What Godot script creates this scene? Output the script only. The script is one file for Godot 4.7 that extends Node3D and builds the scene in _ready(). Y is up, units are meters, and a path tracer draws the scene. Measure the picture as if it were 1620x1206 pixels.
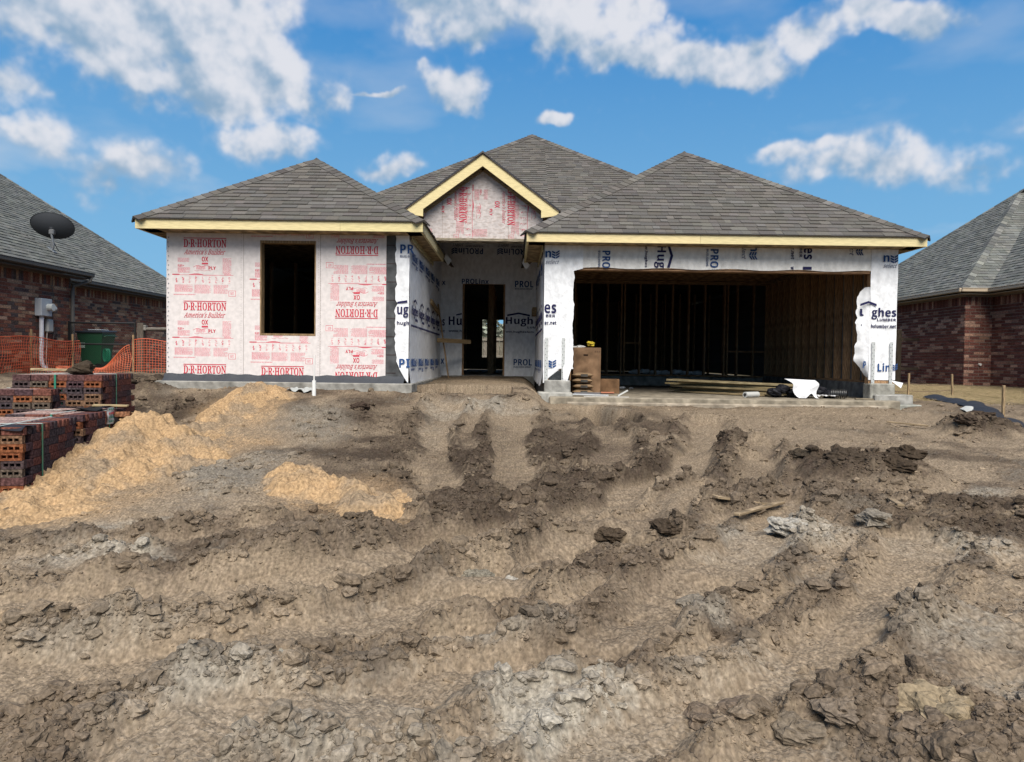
extends Node3D

# ---------------------------------------------------------------- mesh helper
class Geo:
	var v := PackedVector3Array()
	var n := PackedVector3Array()
	var c := PackedColorArray()
	var uv := PackedVector2Array()
	func tri(a: Vector3, b: Vector3, d: Vector3, col: Color) -> void:   # counter-clockwise seen from outside
		var nn := (b - a).cross(d - a).normalized()
		v.append(a); v.append(d); v.append(b)
		for i in 3:
			n.append(nn); c.append(col); uv.append(Vector2.ZERO)
	func quad(a: Vector3, b: Vector3, d: Vector3, e: Vector3, col: Color) -> void:
		tri(a, b, d, col); tri(a, d, e, col)
	func quad_uv(p: Array, t: Array, col: Color) -> void:
		var nn: Vector3 = (p[1] - p[0]).cross(p[2] - p[0]).normalized()
		for k in [0, 2, 1, 0, 3, 2]:
			v.append(p[k]); n.append(nn); c.append(col); uv.append(t[k])
	func tri_n(a: Vector3, b: Vector3, d: Vector3, na: Vector3, nb: Vector3, nd: Vector3, col: Color) -> void:
		v.append(a); v.append(d); v.append(b); n.append(na); n.append(nd); n.append(nb)
		for i in 3:
			c.append(col); uv.append(Vector2.ZERO)
	func box(xf: Transform3D, s: Vector3, col: Color) -> void:
		var h := s * 0.5
		var p := []
		for k in 8:
			p.append(xf * Vector3(h.x if k & 1 else -h.x, h.y if k & 2 else -h.y, h.z if k & 4 else -h.z))
		quad(p[4], p[5], p[7], p[6], col); quad(p[1], p[0], p[2], p[3], col)
		quad(p[5], p[1], p[3], p[7], col); quad(p[0], p[4], p[6], p[2], col)
		quad(p[6], p[7], p[3], p[2], col); quad(p[0], p[1], p[5], p[4], col)
	func span(a: Vector3, b: Vector3, col: Color) -> void:            # axis-aligned box between two corners
		box(Transform3D(Basis(), (a + b) * 0.5), (b - a).abs(), col)
	func cbox(xf: Transform3D, s: Vector3, bev: float, col: Color) -> void:   # chamfered box
		var h := s * 0.5
		var q := {}
		for k in 8:
			var sg := Vector3(1 if k & 1 else -1, 1 if k & 2 else -1, 1 if k & 4 else -1)
			for ax in 3:
				var e := h - Vector3.ONE * bev
				e[ax] = h[ax]
				q[k * 3 + ax] = xf * (e * sg)
		var faces := [[4, 5, 7, 6, 2], [1, 0, 2, 3, 2], [5, 1, 3, 7, 0], [0, 4, 6, 2, 0], [6, 7, 3, 2, 1], [0, 1, 5, 4, 1]]
		for f in faces:
			quad(q[f[0] * 3 + f[4]], q[f[1] * 3 + f[4]], q[f[2] * 3 + f[4]], q[f[3] * 3 + f[4]], col)
		for f in faces:
			for g in faces:
				if g[4] <= f[4]:
					continue
				for i in 4:
					var a: int = f[i]
					var b: int = f[(i + 1) % 4]
					var ga: Array = g.slice(0, 4)
					if a in ga and b in ga:
						quad(q[b * 3 + f[4]], q[a * 3 + f[4]], q[a * 3 + g[4]], q[b * 3 + g[4]], col)
		for k in 8:
			var flip: bool = (int(bool(k & 1)) + int(bool(k & 2)) + int(bool(k & 4))) % 2 == 1
			if flip:
				tri(q[k * 3], q[k * 3 + 1], q[k * 3 + 2], col)
			else:
				tri(q[k * 3], q[k * 3 + 2], q[k * 3 + 1], col)
	func cspan(a: Vector3, b: Vector3, bev: float, col: Color) -> void:
		cbox(Transform3D(Basis(), (a + b) * 0.5), (b - a).abs(), bev, col)
	func beam(a: Vector3, b: Vector3, w: float, h: float, col: Color, bev := 0.003, up := Vector3.UP) -> void:   # board from a to b, w across, h along up
		var z := (b - a).normalized()
		var x := up.cross(z).normalized()
		var y := z.cross(x)
		cbox(Transform3D(Basis(x, y, z), (a + b) * 0.5), Vector3(w, h, a.distance_to(b)), bev, col)
	func tube(pts: Array, r: float, sides: int, col: Color, caps := true) -> void:
		var rings := []
		var prev := Vector3.ZERO
		for i in pts.size():
			var t: Vector3 = (pts[mini(i + 1, pts.size() - 1)] - pts[maxi(i - 1, 0)]).normalized()
			var x := prev
			if i == 0:
				x = t.cross(Vector3.UP if absf(t.y) < 0.9 else Vector3.RIGHT)
			x = (x - t * x.dot(t)).normalized()
			prev = x
			var y := t.cross(x)
			var ring := []
			for k in sides:
				var a := TAU * k / sides
				ring.append(x * cos(a) + y * sin(a))
			rings.append(ring)
		for i in pts.size() - 1:
			for k in sides:
				var l := (k + 1) % sides
				var a: Vector3 = rings[i][k]; var b: Vector3 = rings[i][l]; var d: Vector3 = rings[i + 1][l]; var e: Vector3 = rings[i + 1][k]
				tri_n(pts[i] + a * r, pts[i] + b * r, pts[i + 1] + d * r, a, b, d, col)
				tri_n(pts[i] + a * r, pts[i + 1] + d * r, pts[i + 1] + e * r, a, d, e, col)
		if caps:
			for k in range(1, sides - 1):
				tri(pts[0] + rings[0][0] * r, pts[0] + rings[0][k + 1] * r, pts[0] + rings[0][k] * r, col)
				var m: int = pts.size() - 1
				tri(pts[m] + rings[m][0] * r, pts[m] + rings[m][k] * r, pts[m] + rings[m][k + 1] * r, col)
	func prism(poly: Array, off: Vector3, col: Color) -> void:   # convex, counter-clockwise seen from the side off points to
		for k in range(1, poly.size() - 1):
			tri(poly[0] + off, poly[k] + off, poly[k + 1] + off, col)
			tri(poly[0], poly[k + 1], poly[k], col)
		for k in poly.size():
			var l: int = (k + 1) % poly.size()
			quad(poly[k], poly[l], poly[l] + off, poly[k] + off, col)
	func grid(p: Array, col: Color, thick := Vector3.ZERO) -> void:   # p[row][column] smooth sheet, optional back face
		var nr := p.size()
		var nc: int = p[0].size()
		var nm := []
		for i in nr:
			var row := []
			for j in nc:
				var du: Vector3 = p[i][mini(j + 1, nc - 1)] - p[i][maxi(j - 1, 0)]
				var dv: Vector3 = p[mini(i + 1, nr - 1)][j] - p[maxi(i - 1, 0)][j]
				row.append(du.cross(dv).normalized())
			nm.append(row)
		for i in nr - 1:
			for j in nc - 1:
				tri_n(p[i][j], p[i][j + 1], p[i + 1][j + 1], nm[i][j], nm[i][j + 1], nm[i + 1][j + 1], col)
				tri_n(p[i][j], p[i + 1][j + 1], p[i + 1][j], nm[i][j], nm[i + 1][j + 1], nm[i + 1][j], col)
				if thick != Vector3.ZERO:
					tri_n(p[i][j] + thick, p[i + 1][j + 1] + thick, p[i][j + 1] + thick, -nm[i][j], -nm[i + 1][j + 1], -nm[i][j + 1], col)
					tri_n(p[i][j] + thick, p[i + 1][j] + thick, p[i + 1][j + 1] + thick, -nm[i][j], -nm[i + 1][j], -nm[i + 1][j + 1], col)
	func add(g: Geo) -> void:
		v.append_array(g.v); n.append_array(g.n); c.append_array(g.c); uv.append_array(g.uv)
	func mesh() -> ArrayMesh:
		var a := []
		a.resize(Mesh.ARRAY_MAX)
		a[Mesh.ARRAY_VERTEX] = v; a[Mesh.ARRAY_NORMAL] = n; a[Mesh.ARRAY_COLOR] = c; a[Mesh.ARRAY_TEX_UV] = uv
		var m := ArrayMesh.new()
		m.add_surface_from_arrays(Mesh.PRIMITIVE_TRIANGLES, a)
		return m

var M := {}
var rng := RandomNumberGenerator.new()
var names := {}
const EYE := Vector3(0, 0.37, 0)

# ---------------------------------------------------------------- scene tree helpers
func numbered(called: String) -> String:
	var k: int = names.get(called, 0)
	names[called] = k + 1
	return called if k == 0 else "%s_%03d" % [called, k]
func tag(o: Node, label: String, category: String, group := "", kind := "") -> void:
	if label: o.set_meta("label", label)
	if category: o.set_meta("category", category)
	if group: o.set_meta("group", group)
	if kind: o.set_meta("kind", kind)
func thing(called: String, label: String, category: String, at: Vector3, group := "") -> Node3D:
	var o := Node3D.new()
	o.name = numbered(called)
	add_child(o)
	o.position = at
	tag(o, label, category, group)
	return o
func part(parent: Node3D, called: String, g: Geo, m: Material) -> MeshInstance3D:   # geometry given in world coordinates
	var o := MeshInstance3D.new()
	o.name = called
	o.mesh = g.mesh()
	o.material_override = m
	var sum := Vector3.ZERO
	var p: Node = parent
	while p != self:
		sum += p.position
		p = p.get_parent()
	o.position = -sum
	parent.add_child(o, true)
	return o
func single(called: String, g: Geo, m: Material, label: String, category: String, group := "", kind := "") -> MeshInstance3D:
	var lo := Vector3(1e9, 1e9, 1e9)
	var hi := -lo
	for p in g.v:
		lo = lo.min(p); hi = hi.max(p)
	var base := Vector3((lo.x + hi.x) / 2, lo.y, (lo.z + hi.z) / 2)
	for i in g.v.size():
		g.v[i] -= base
	var o := MeshInstance3D.new()
	o.name = numbered(called)
	o.mesh = g.mesh()
	o.material_override = m
	add_child(o)
	o.position = base
	tag(o, label, category, group, kind)
	return o
func emit_pieces(parent: Node3D, pieces: Array, called: String, mass: String, most: int, m: Material) -> void:
	pieces.sort_custom(func(a, b): return a[1] > b[1])
	var rest := Geo.new()
	for k in pieces.size():
		if k < most and pieces[k][1] > 0.0:
			part(parent, called, pieces[k][0], m)
		else:
			rest.add(pieces[k][0])
	if rest.v.size():
		var o := part(parent, mass, rest, m)
		o.set_meta("kind", "stuff")
func score(center: Vector3, normal: Vector3, area: float) -> float:
	var d := EYE - center
	if d.z < 5.0 or absf(d.x) > d.z * 0.7:
		return -1.0
	return area * d.normalized().dot(normal) / d.length_squared()
func vary(col: Color, amount: float) -> Color:
	var k := 1.0 + rng.randf_range(-amount, amount)
	return Color(col.r * k * (1 + rng.randf_range(-0.03, 0.03)), col.g * k, col.b * k * (1 + rng.randf_range(-0.04, 0.04)))
func pick(a: Array) -> Color:
	return a[rng.randi() % a.size()]
func V(x: float, y: float, z: float) -> Vector3:
	return Vector3(x, y, z)

# ---------------------------------------------------------------- materials
func noise_image(freq: float, octaves: int, seed_: int, lo: float, hi: float, size := 512, type := FastNoiseLite.TYPE_SIMPLEX_SMOOTH) -> ImageTexture:
	var f := FastNoiseLite.new()
	f.noise_type = type
	f.seed = seed_
	f.frequency = freq
	f.fractal_type = FastNoiseLite.FRACTAL_FBM
	f.fractal_octaves = octaves
	var im := f.get_seamless_image(size, size)
	im.convert(Image.FORMAT_L8)
	var table := PackedByteArray()
	for i in 256:
		table.append(clampi(int(255.0 * lerpf(lo, hi, i / 255.0)), 0, 255))
	var d := im.get_data()
	for i in d.size():
		d[i] = table[d[i]]
	var e := Image.create_from_data(size, size, false, Image.FORMAT_L8, d)
	e.convert(Image.FORMAT_RGB8)
	e.generate_mipmaps()
	return ImageTexture.create_from_image(e)
func material(rough: float, spec: float, tex: Texture2D = null, scale := Vector3.ONE, relief: Texture2D = null, cm := 0.0, metal := 0.0) -> StandardMaterial3D:
	var m := StandardMaterial3D.new()
	m.vertex_color_use_as_albedo = true
	m.roughness = rough
	m.metallic_specular = spec
	m.metallic = metal
	m.cull_mode = BaseMaterial3D.CULL_DISABLED
	if tex or relief:
		m.uv1_triplanar = true
		m.uv1_world_triplanar = true
		m.uv1_scale = scale
	if tex: m.albedo_texture = tex
	if relief:
		m.heightmap_enabled = true
		m.heightmap_texture = relief
		m.heightmap_scale = cm
	return m
func make_materials() -> void:
	var fine := noise_image(0.05, 5, 11, 0.5, 1.0)
	var grain := noise_image(0.02, 5, 12, 0.45, 1.0)
	var blotch := noise_image(0.008, 6, 13, 0.6, 1.0)
	var relief := noise_image(0.03, 5, 14, 0.0, 1.0)
	var crumple := noise_image(0.012, 4, 15, 0.0, 1.0, 512, FastNoiseLite.TYPE_VALUE_CUBIC)
	var cn := FastNoiseLite.new()
	cn.seed = 23
	cn.frequency = 0.011
	cn.fractal_type = FastNoiseLite.FRACTAL_RIDGED
	cn.fractal_octaves = 3
	var ci := cn.get_seamless_image(512, 512)
	ci.generate_mipmaps()
	var creases := ImageTexture.create_from_image(ci)
	var pale_grain := noise_image(0.02, 4, 16, 0.86, 1.0)
	var gritty := noise_image(0.07, 5, 17, 0.0, 1.0)
	M.soil = material(1.0, 0.1, fine, V(1.5, 1.5, 1.5), gritty, 0.6)
	M.sand = material(1.0, 0.1, fine, V(1.2, 1.2, 1.2), gritty, 0.8)
	M.concrete = material(0.95, 0.2, blotch, V(0.9, 0.9, 0.9), relief, 0.35)
	M.wood = material(0.75, 0.25, grain, V(0.5, 7, 0.5), null, 0.0)
	M.pine = material(0.7, 0.25, pale_grain, V(0.5, 5, 0.5))
	M.wood_up = material(0.8, 0.2, grain, V(7, 0.5, 7), null, 0.0)
	M.wrap = material(0.5, 0.35, pale_grain, V(0.8, 0.5, 0.8), creases, 0.9)
	M.shingle = material(0.95, 0.2, fine, V(3.5, 3.5, 3.5), relief, 0.25)
	M.brick = material(0.95, 0.15, grain, V(2.7, 2.7, 2.7), relief, 0.25)
	M.mortar = material(1.0, 0.1, fine, V(2, 2, 2), relief, 0.3)
	M.metal = material(0.45, 0.5, null, Vector3.ONE, null, 0.0, 0.35)
	M.paint = material(0.55, 0.4)
	M.plastic = material(0.4, 0.5)
	M.film = material(0.6, 0.3, null, Vector3.ONE, crumple, 1.2)
	M.film.uv1_scale = V(2.5, 2.5, 2.5)
	M.card = material(0.9, 0.15, blotch, V(0.8, 0.8, 0.8))
	M.ink = material(0.6, 0.3)
	M.rubber = material(0.8, 0.2)
	M.leaf = material(0.8, 0.2)
	M.cloth = material(1.0, 0.1)
	M.board = material(0.7, 0.25)
	M.board.albedo_texture = board_print()
	M.gable = material(0.7, 0.25)
	M.gable.albedo_texture = board_print(true)
func board_print(stained := false) -> ImageTexture:   # one metre of the fine print of a sheathing board, 1.22 m wide
	var w := 640
	var h := 512
	var im := Image.create(w, h, false, Image.FORMAT_RGB8)
	var ground := Color8(226, 219, 216)
	im.fill(ground)
	var f := FastNoiseLite.new()
	f.seed = 5
	f.frequency = 0.02
	f.fractal_octaves = 4
	var r := RandomNumberGenerator.new()
	r.seed = 77
	for x in range(0, w, 12):
		var t := 0.965 + 0.03 * r.randf()
		im.fill_rect(Rect2i(x, 0, 2, h), Color(ground.r * t, ground.g * t, ground.b * t))
	var ink := Color8(202, 62, 82)
	var pale := Color8(216, 122, 132)
	var lines := func(x0: float, y0: float, x1: float, y1: float, pitch: float, col: Color):
		var y := y0
		while y < y1:
			var x := x0
			var stop := x1 - r.randf() * (x1 - x0) * (0.35 if r.randf() < 0.3 else 0.05)
			while x < stop:
				var l := r.randf_range(6, 22)
				im.fill_rect(Rect2i(int(x), int(y), int(minf(l, stop - x)), 3), col)
				x += l + 3
			y += pitch
	lines.call(95, 168, 195, 200, 6, pale); lines.call(95, 222, 150, 238, 5, ink); lines.call(95, 245, 200, 290, 5, pale)
	lines.call(470, 168, 545, 290, 6, pale); lines.call(250, 232, 330, 262, 5, pale)
	for k in 70:
		im.fill_rect(Rect2i(225 + k * 2, 240 - int(14 * absf(sin(k * 0.09))), 3, 3), ink)
		im.fill_rect(Rect2i(235 + k * 2, 268 + int(4 * sin(k * 0.2)), 3, 2), ink)
	im.fill_rect(Rect2i(50, 304, 510, 3), ink)
	im.fill_rect(Rect2i(50, 298, 60, 7), ink)
	for k in 60:
		im.fill_rect(Rect2i(190 + k * 2, 301 - int(8 * sin(k * PI / 60)), 2, int(2 + 7 * sin(k * PI / 60))), ink)
		im.fill_rect(Rect2i(480 + k, 296 + int(7 * sin(k * 0.5)), 3, 3), pale)
	for k in 9:
		var x := 75 + k * 55
		for y in range(320, 372, 4):
			if r.randf() < 0.7:
				im.fill_rect(Rect2i(x + r.randi_range(0, 8), y, r.randi_range(5, 16), 3), ink if k < 2 or k == 7 else pale)
	im.fill_rect(Rect2i(240, 310, 3, 66), pale); im.fill_rect(Rect2i(300, 310, 120, 2), pale)
	lines.call(70, 385, 225, 445, 5, pale); lines.call(235, 385, 375, 455, 6, pale); lines.call(395, 385, 520, 455, 6, pale)
	lines.call(60, 462, 250, 470, 4, pale)
	for e in 2:
		im.fill_rect(Rect2i(520, 430 + e * 44, 60, 3), ink)
		im.fill_rect(Rect2i(520 + e * 57, 430, 3, 46), ink)
	lines.call(535, 442, 566, 466, 6, pale)
	for k in 26:
		im.fill_rect(Rect2i(622, k * 20 + r.randi_range(-3, 3), 5, 4), Color8(170, 160, 158))
	for y in h:
		for x in w:
			var a := f.get_noise_2d(x, y)
			var t := 1.0 + 0.06 * a
			var p := im.get_pixel(x, y)
			if stained:
				var s := clampf(f.get_noise_2d(x * 2.0 + 900, y * 0.6) * 2.2 - 0.1, 0, 1)
				p = p.lerp(Color8(176, 160, 150), s * 0.5)
				t = 0.93 + 0.1 * a
			im.set_pixel(x, y, Color(p.r * t, p.g * t, p.b * t))
	im.generate_mipmaps()
	return ImageTexture.create_from_image(im)

# ---------------------------------------------------------------- lettering
var fonts := {}
func font(kind: String) -> SystemFont:
	if not fonts.has(kind):
		var f := SystemFont.new()
		f.font_names = PackedStringArray(["Droid Serif" if kind == "serif" or kind == "script" else "Droid Sans"])
		f.font_weight = 400 if kind == "script" else 700
		fonts[kind] = f
	return fonts[kind]
# writes s so that its box is w by h metres, centred at p (or from p's left edge when align is -1, right edge when 1)
func text(g: Geo, s: String, kind: String, p: Vector3, right: Vector3, up: Vector3, w: float, h: float, col: Color, align := 0, fat := 0.0) -> void:
	var t := TextMesh.new()
	t.text = s
	t.font = font(kind)
	t.font_size = 48
	t.pixel_size = 0.01
	t.depth = 0.1
	t.curve_step = 2.0
	var arr := t.get_mesh_arrays()
	var vs: PackedVector3Array = arr[Mesh.ARRAY_VERTEX]
	var ix: PackedInt32Array = arr[Mesh.ARRAY_INDEX] if arr[Mesh.ARRAY_INDEX] != null else PackedInt32Array()
	var lo := Vector3(1e9, 1e9, 1e9)
	var hi := -lo
	for q in vs:
		lo = lo.min(q); hi = hi.max(q)
	if w <= 0.0:
		w = h * (hi.x - lo.x) / (hi.y - lo.y) * (1.0 + fat)
	var nn := right.cross(up)
	var out := PackedVector3Array()
	for q in vs:
		var a := ((q.x - lo.x) / (hi.x - lo.x) - 0.5 - align * 0.5) * w
		var b := ((q.y - lo.y) / (hi.y - lo.y) - 0.5) * h
		if kind == "script":
			a += b * 0.35
		out.append(p + right * a + up * b + nn * (0.0035 if q.z > 0 else 0.0005))
	if ix.is_empty():
		for k in out.size():
			ix.append(k)
	for k in range(0, ix.size(), 3):
		g.tri(out[ix[k]], out[ix[k + 2]], out[ix[k + 1]], col)
const BLUE := Color(0.018, 0.055, 0.17)
const NAVY := Color(0.012, 0.014, 0.06)
const GREYINK := Color(0.10, 0.12, 0.19)
const RED := Color(0.46, 0.025, 0.05)
func chevrons(g: Geo, p: Vector3, right: Vector3, up: Vector3, h: float) -> void:   # the striped x of the wrap's name
	var nn := right.cross(up)
	var q := func(a: float, b: float) -> Vector3: return p + right * (a * h) + up * (b * h) + nn * 0.0035
	for k in 3:
		var y := 0.30 - k * 0.30
		g.quad(q.call(-0.45, y - 0.08), q.call(-0.02, y - 0.26), q.call(-0.02, y - 0.06), q.call(-0.45, y + 0.12), BLUE)
		g.quad(q.call(0.04, y - 0.26), q.call(0.47, y + 0.02), q.call(0.47, y + 0.20), q.call(0.04, y - 0.06), BLUE)
func pro(g: Geo, p: Vector3, right: Vector3, up: Vector3, full := true) -> void:   # p: left end of the word
	text(g, "PROLin", "sans", p, right, up, 0.56, 0.14, BLUE, -1)
	chevrons(g, p + right * 0.65, right, up, 0.15)
	text(g, "BUILDING WRAP", "sans", p - up * 0.115, right, up, 0.40, 0.035, GREYINK, -1)
	if full:
		text(g, "select", "script", p + right * 0.58 - up * 0.13, right, up, 0.24, 0.09, GREYINK)
func hughes(g: Geo, p: Vector3, right: Vector3, up: Vector3) -> void:   # p: centre of the word
	text(g, "Hughes", "sans", p, right, up, 0.78, 0.21, NAVY)
	var nn := right.cross(up)
	var q := func(a: float, b: float) -> Vector3: return p + right * a + up * b + nn * 0.0035
	g.quad(q.call(-0.20, 0.10), q.call(-0.16, 0.10), q.call(-0.16, 0.15), q.call(-0.20, 0.18), NAVY)
	g.quad(q.call(-0.20, 0.135), q.call(0.03, 0.185), q.call(0.03, 0.225), q.call(-0.20, 0.175), NAVY)
	g.quad(q.call(0.03, 0.185), q.call(0.27, 0.135), q.call(0.27, 0.175), q.call(0.03, 0.225), NAVY)
	text(g, "LUMBER", "sans", p + right * 0.20 - up * 0.125, right, up, 0.34, 0.045, NAVY)
	text(g, "www.hugheslumber.net", "sans", p - up * 0.235, right, up, 0.92, 0.06, NAVY)
func roofmark(g: Geo, p: Vector3, right: Vector3, up: Vector3, w: float) -> void:
	var nn := right.cross(up)
	var q := func(a: float, b: float) -> Vector3: return p + right * a + up * b + nn * 0.0035
	g.quad(q.call(-w, -0.05), q.call(0, 0.0), q.call(0, 0.04), q.call(-w, -0.01), NAVY)
	g.quad(q.call(0, 0.0), q.call(w, -0.05), q.call(w, -0.01), q.call(0, 0.04), NAVY)

# ---------------------------------------------------------------- sky
var blobs := []
var sn := []
var near := []   # blobs by sector of six degrees
func sky_color(az: float, el: float) -> Color:
	var t := clampf(el / 27.0, 0, 1)
	var base := Color(0.27, 0.56, 0.81).lerp(Color(0.033, 0.232, 0.60), pow(t, 1.05))
	if el > 27.0:
		base = base.lerp(Color(0.028, 0.16, 0.45), clampf((el - 27.0) / 60.0, 0, 1))
	if el < 0.0:
		return Color(0.3, 0.34, 0.36)
	var a := deg_to_rad(az)
	var e := deg_to_rad(el)
	var p := Vector3(sin(a) * cos(e), sin(e), cos(a) * cos(e))
	var wx: float = sn[0].get_noise_3dv(p * 100.0)
	var wy: float = sn[0].get_noise_3dv(p * 100.0 + V(70, 20, 5))
	var f: float = sn[1].get_noise_3dv(p * 100.0)
	var dens := 0.0
	var lit := 0.0
	for b in near[int(az + 180.0) / 6 % 60]:
		var dx := az - float(b[0])
		if dx > 180.0: dx -= 360.0
		elif dx < -180.0: dx += 360.0
		if absf(dx) > b[2] * 1.6 or absf(el - b[1]) > b[3] * 1.7:
			continue
		dx = (dx + wx * 3.2) / b[2]
		var dy: float = (el - b[1] + wy * 2.4) / b[3]
		var q: float = (1.0 - sqrt(dx * dx + dy * dy)) * b[4]
		if q > -0.6:
			dens = maxf(dens, q + 0.0)
			lit = maxf(lit, clampf(0.55 + dy * 0.55 + dx * 0.18, 0, 1) * clampf(q + 0.6, 0, 1))
	dens = dens + (f * 0.7 + 0.08 if dens > 0.0 else 0.0) * smoothstep(0.0, 0.25, dens)
	var veil := clampf((float(sn[2].get_noise_3dv(p * V(100, 260, 100))) - 0.18) * 0.9, 0, 0.35)
	base = base.lerp(Color(0.66, 0.70, 0.76), veil * (0.6 + 0.9 * smoothstep(18.0, 8.0, el)))
	var f2: float = sn[1].get_noise_3dv((p + V(0.018, 0.022, 0.0)) * 100.0)
	var fine_: float = sn[3].get_noise_3dv(p * 100.0)
	var cover := smoothstep(0.0, 0.78, dens + fine_ * 0.2)
	if cover <= 0.0:
		return base
	var shade := lit * 0.75 + (f - f2) * 0.55 + f * 0.35 + fine_ * 0.3 + wx * 0.2 + 0.08
	var cloud := Color(0.27, 0.41, 0.57).lerp(Color(0.78, 0.79, 0.84), smoothstep(-0.15, 1.0, shade))
	return base.lerp(cloud, cover * clampf(0.45 + dens, 0.0, 0.95))
func make_sky() -> Sky:
	for k in 4:
		var f := FastNoiseLite.new()
		f.seed = 40 + k
		f.noise_type = FastNoiseLite.TYPE_SIMPLEX_SMOOTH
		f.fractal_octaves = 6
		f.frequency = [0.06, 0.13, 0.03, 0.55][k]
		sn.append(f)
	# azimuth, elevation, half width, half height (degrees), strength
	blobs = [[-26.5, 24.5, 13, 8.5, 1.7], [-20, 19.5, 8, 4.6, 1.6], [-30, 22, 9, 6, 1.1], [-19.5, 21.5, 3.6, 3.4, 1.3], [-33, 17, 4, 2, 0.8], [-28, 12.3, 6.5, 3.0, 0.75], [-36, 26, 8, 5, 1.0],
		[-31.5, 13.8, 4, 2.2, 0.7], [-18, 14.5, 4, 2, 0.6], [-9.5, 13.6, 3.5, 1.1, 0.7], [-11.2, 19.2, 3.2, 0.35, 0.8], [-4.2, 20.0, 2.8, 2.2, 1.15], [2.7, 17.4, 2.3, 1.0, 1.15],
		[-4, 26, 8, 4.2, 1.2], [4, 24, 7, 4, 1.0], [9, 22.2, 5.5, 2.2, 1.2], [15, 21.3, 8, 2.2, 1.25], [22, 22.2, 4, 1.8, 1.0], [26.8, 22.4, 5.2, 1.6, 1.25], [9, 25.5, 3, 2.5, 0.8], [17, 26.5, 2, 1.2, 0.7],
		[26, 13.8, 8, 2.3, 0.7], [32, 12.8, 5, 2.4, 0.75], [35, 15, 3, 1.6, 0.6], [21, 14.8, 4, 1.0, 0.5]]
	var r := RandomNumberGenerator.new()
	r.seed = 9
	for k in 90:
		var az := r.randf_range(42, 318)
		var el := r.randf_range(4, 40)
		blobs.append([az if az < 180 else az - 360, el, r.randf_range(4, 13), r.randf_range(1.5, 5) * (0.6 + el / 40.0), r.randf_range(0.7, 1.3)])
	for k in 26:
		blobs.append([r.randf_range(-180, 180), r.randf_range(34, 75), r.randf_range(8, 22), r.randf_range(3, 8), r.randf_range(0.7, 1.2)])
	for k in 60:
		var here := []
		for b in blobs:
			if absf(wrapf(float(b[0]) - (k * 6.0 - 177.0), -180, 180)) < b[2] * 1.6 + 3.2: here.append(b)
		near.append(here)
	var im := Image.create(1024, 512, false, Image.FORMAT_RGBF)
	for y in 512:
		for x in 1024:
			if y > 258:
				im.set_pixel(x, y, Color(0.3, 0.34, 0.36))
			else:
				im.set_pixel(x, y, sky_color(wrapf((x + 0.5) / 1024.0 * 360.0, -180.0, 179.999), 90.0 - (y + 0.5) / 512.0 * 180.0))
	im.resize(4096, 2048, Image.INTERPOLATE_BILINEAR)
	for y in range(680, 1025):
		for k in range(-488, 488):   # the middle of the view lies on the picture's seam
			var x := posmod(k, 4096)
			im.set_pixel(x, y, sky_color((k + 0.5) / 4096.0 * 360.0, 90.0 - (y + 0.5) / 2048.0 * 180.0))
	var pm := PanoramaSkyMaterial.new()
	pm.panorama = ImageTexture.create_from_image(im)
	var s := Sky.new()
	s.sky_material = pm
	return s

func _ready() -> void:
	rng.seed = 2023
	var cam := Camera3D.new()
	cam.name = "camera"
	cam.position = EYE
	cam.rotation_order = EULER_ORDER_XYZ
	cam.basis = Basis(Vector3.RIGHT, deg_to_rad(-1.64)) * Basis(Vector3.BACK, deg_to_rad(0.75))
	cam.fov = 53.75
	cam.near = 0.05
	cam.far = 1500.0
	add_child(cam)
	var we := WorldEnvironment.new()
	we.name = "environment"
	var env := Environment.new()
	env.background_mode = Environment.BG_SKY
	env.sky = make_sky()
	env.tonemap_mode = Environment.TONE_MAPPER_LINEAR
	env.tonemap_exposure = 4.2
	env.background_energy_multiplier = 0.235
	env.sdfgi_enabled = true
	env.ssao_enabled = true
	env.ssil_enabled = true
	we.environment = env
	add_child(we)
	var sun := DirectionalLight3D.new()
	sun.name = "sun"
	sun.light_energy = 0.5
	sun.light_angular_distance = 50.0
	sun.light_color = Color(1.0, 0.97, 0.92)
	sun.shadow_enabled = true
	add_child(sun)
	sun.look_at_from_position(V(1, 17, 15), Vector3.ZERO)
	make_materials()
	print("materials done ", Time.get_ticks_msec())
	build_ground()
	print("ground done ", Time.get_ticks_msec())
	build_house()
	print("house done ", Time.get_ticks_msec())
	build_neighbours()
	build_left_yard()
	build_right_yard()
	build_backyard()
	build_bricks()
	print("yards done ", Time.get_ticks_msec())
	build_porch_things()
	build_garage_things()
	build_mud_things()
	print("all done ", Time.get_ticks_msec())

# ---------------------------------------------------------------- ground
const TAN := Color(0.39, 0.302, 0.212)
const DARK := Color(0.098, 0.073, 0.054)
const MID := Color(0.235, 0.18, 0.13)
const GREY := Color(0.345, 0.30, 0.24)
const PALE := Color(0.49, 0.44, 0.36)
const SAND := Color(0.62, 0.415, 0.23)
const CELL := 0.04
const GX := 425
const GD := 340
var gh := PackedFloat32Array()
var gr := PackedFloat32Array()
var gc := PackedColorArray()   # alpha: weight over the noise-mixed soil
var tn := []
func _cell_loop(x0: float, x1: float, d0: float, d1: float, f: Callable) -> void:
	for j in range(maxi(0, int((d0 - 1.5) / CELL)), mini(GD, int((d1 - 1.5) / CELL) + 1)):
		for i in range(maxi(0, int((x0 + 8.0) / CELL)), mini(GX, int((x1 + 8.0) / CELL) + 1)):
			f.call(j * GX + i, i * CELL - 8.0, j * CELL + 1.5)
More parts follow.
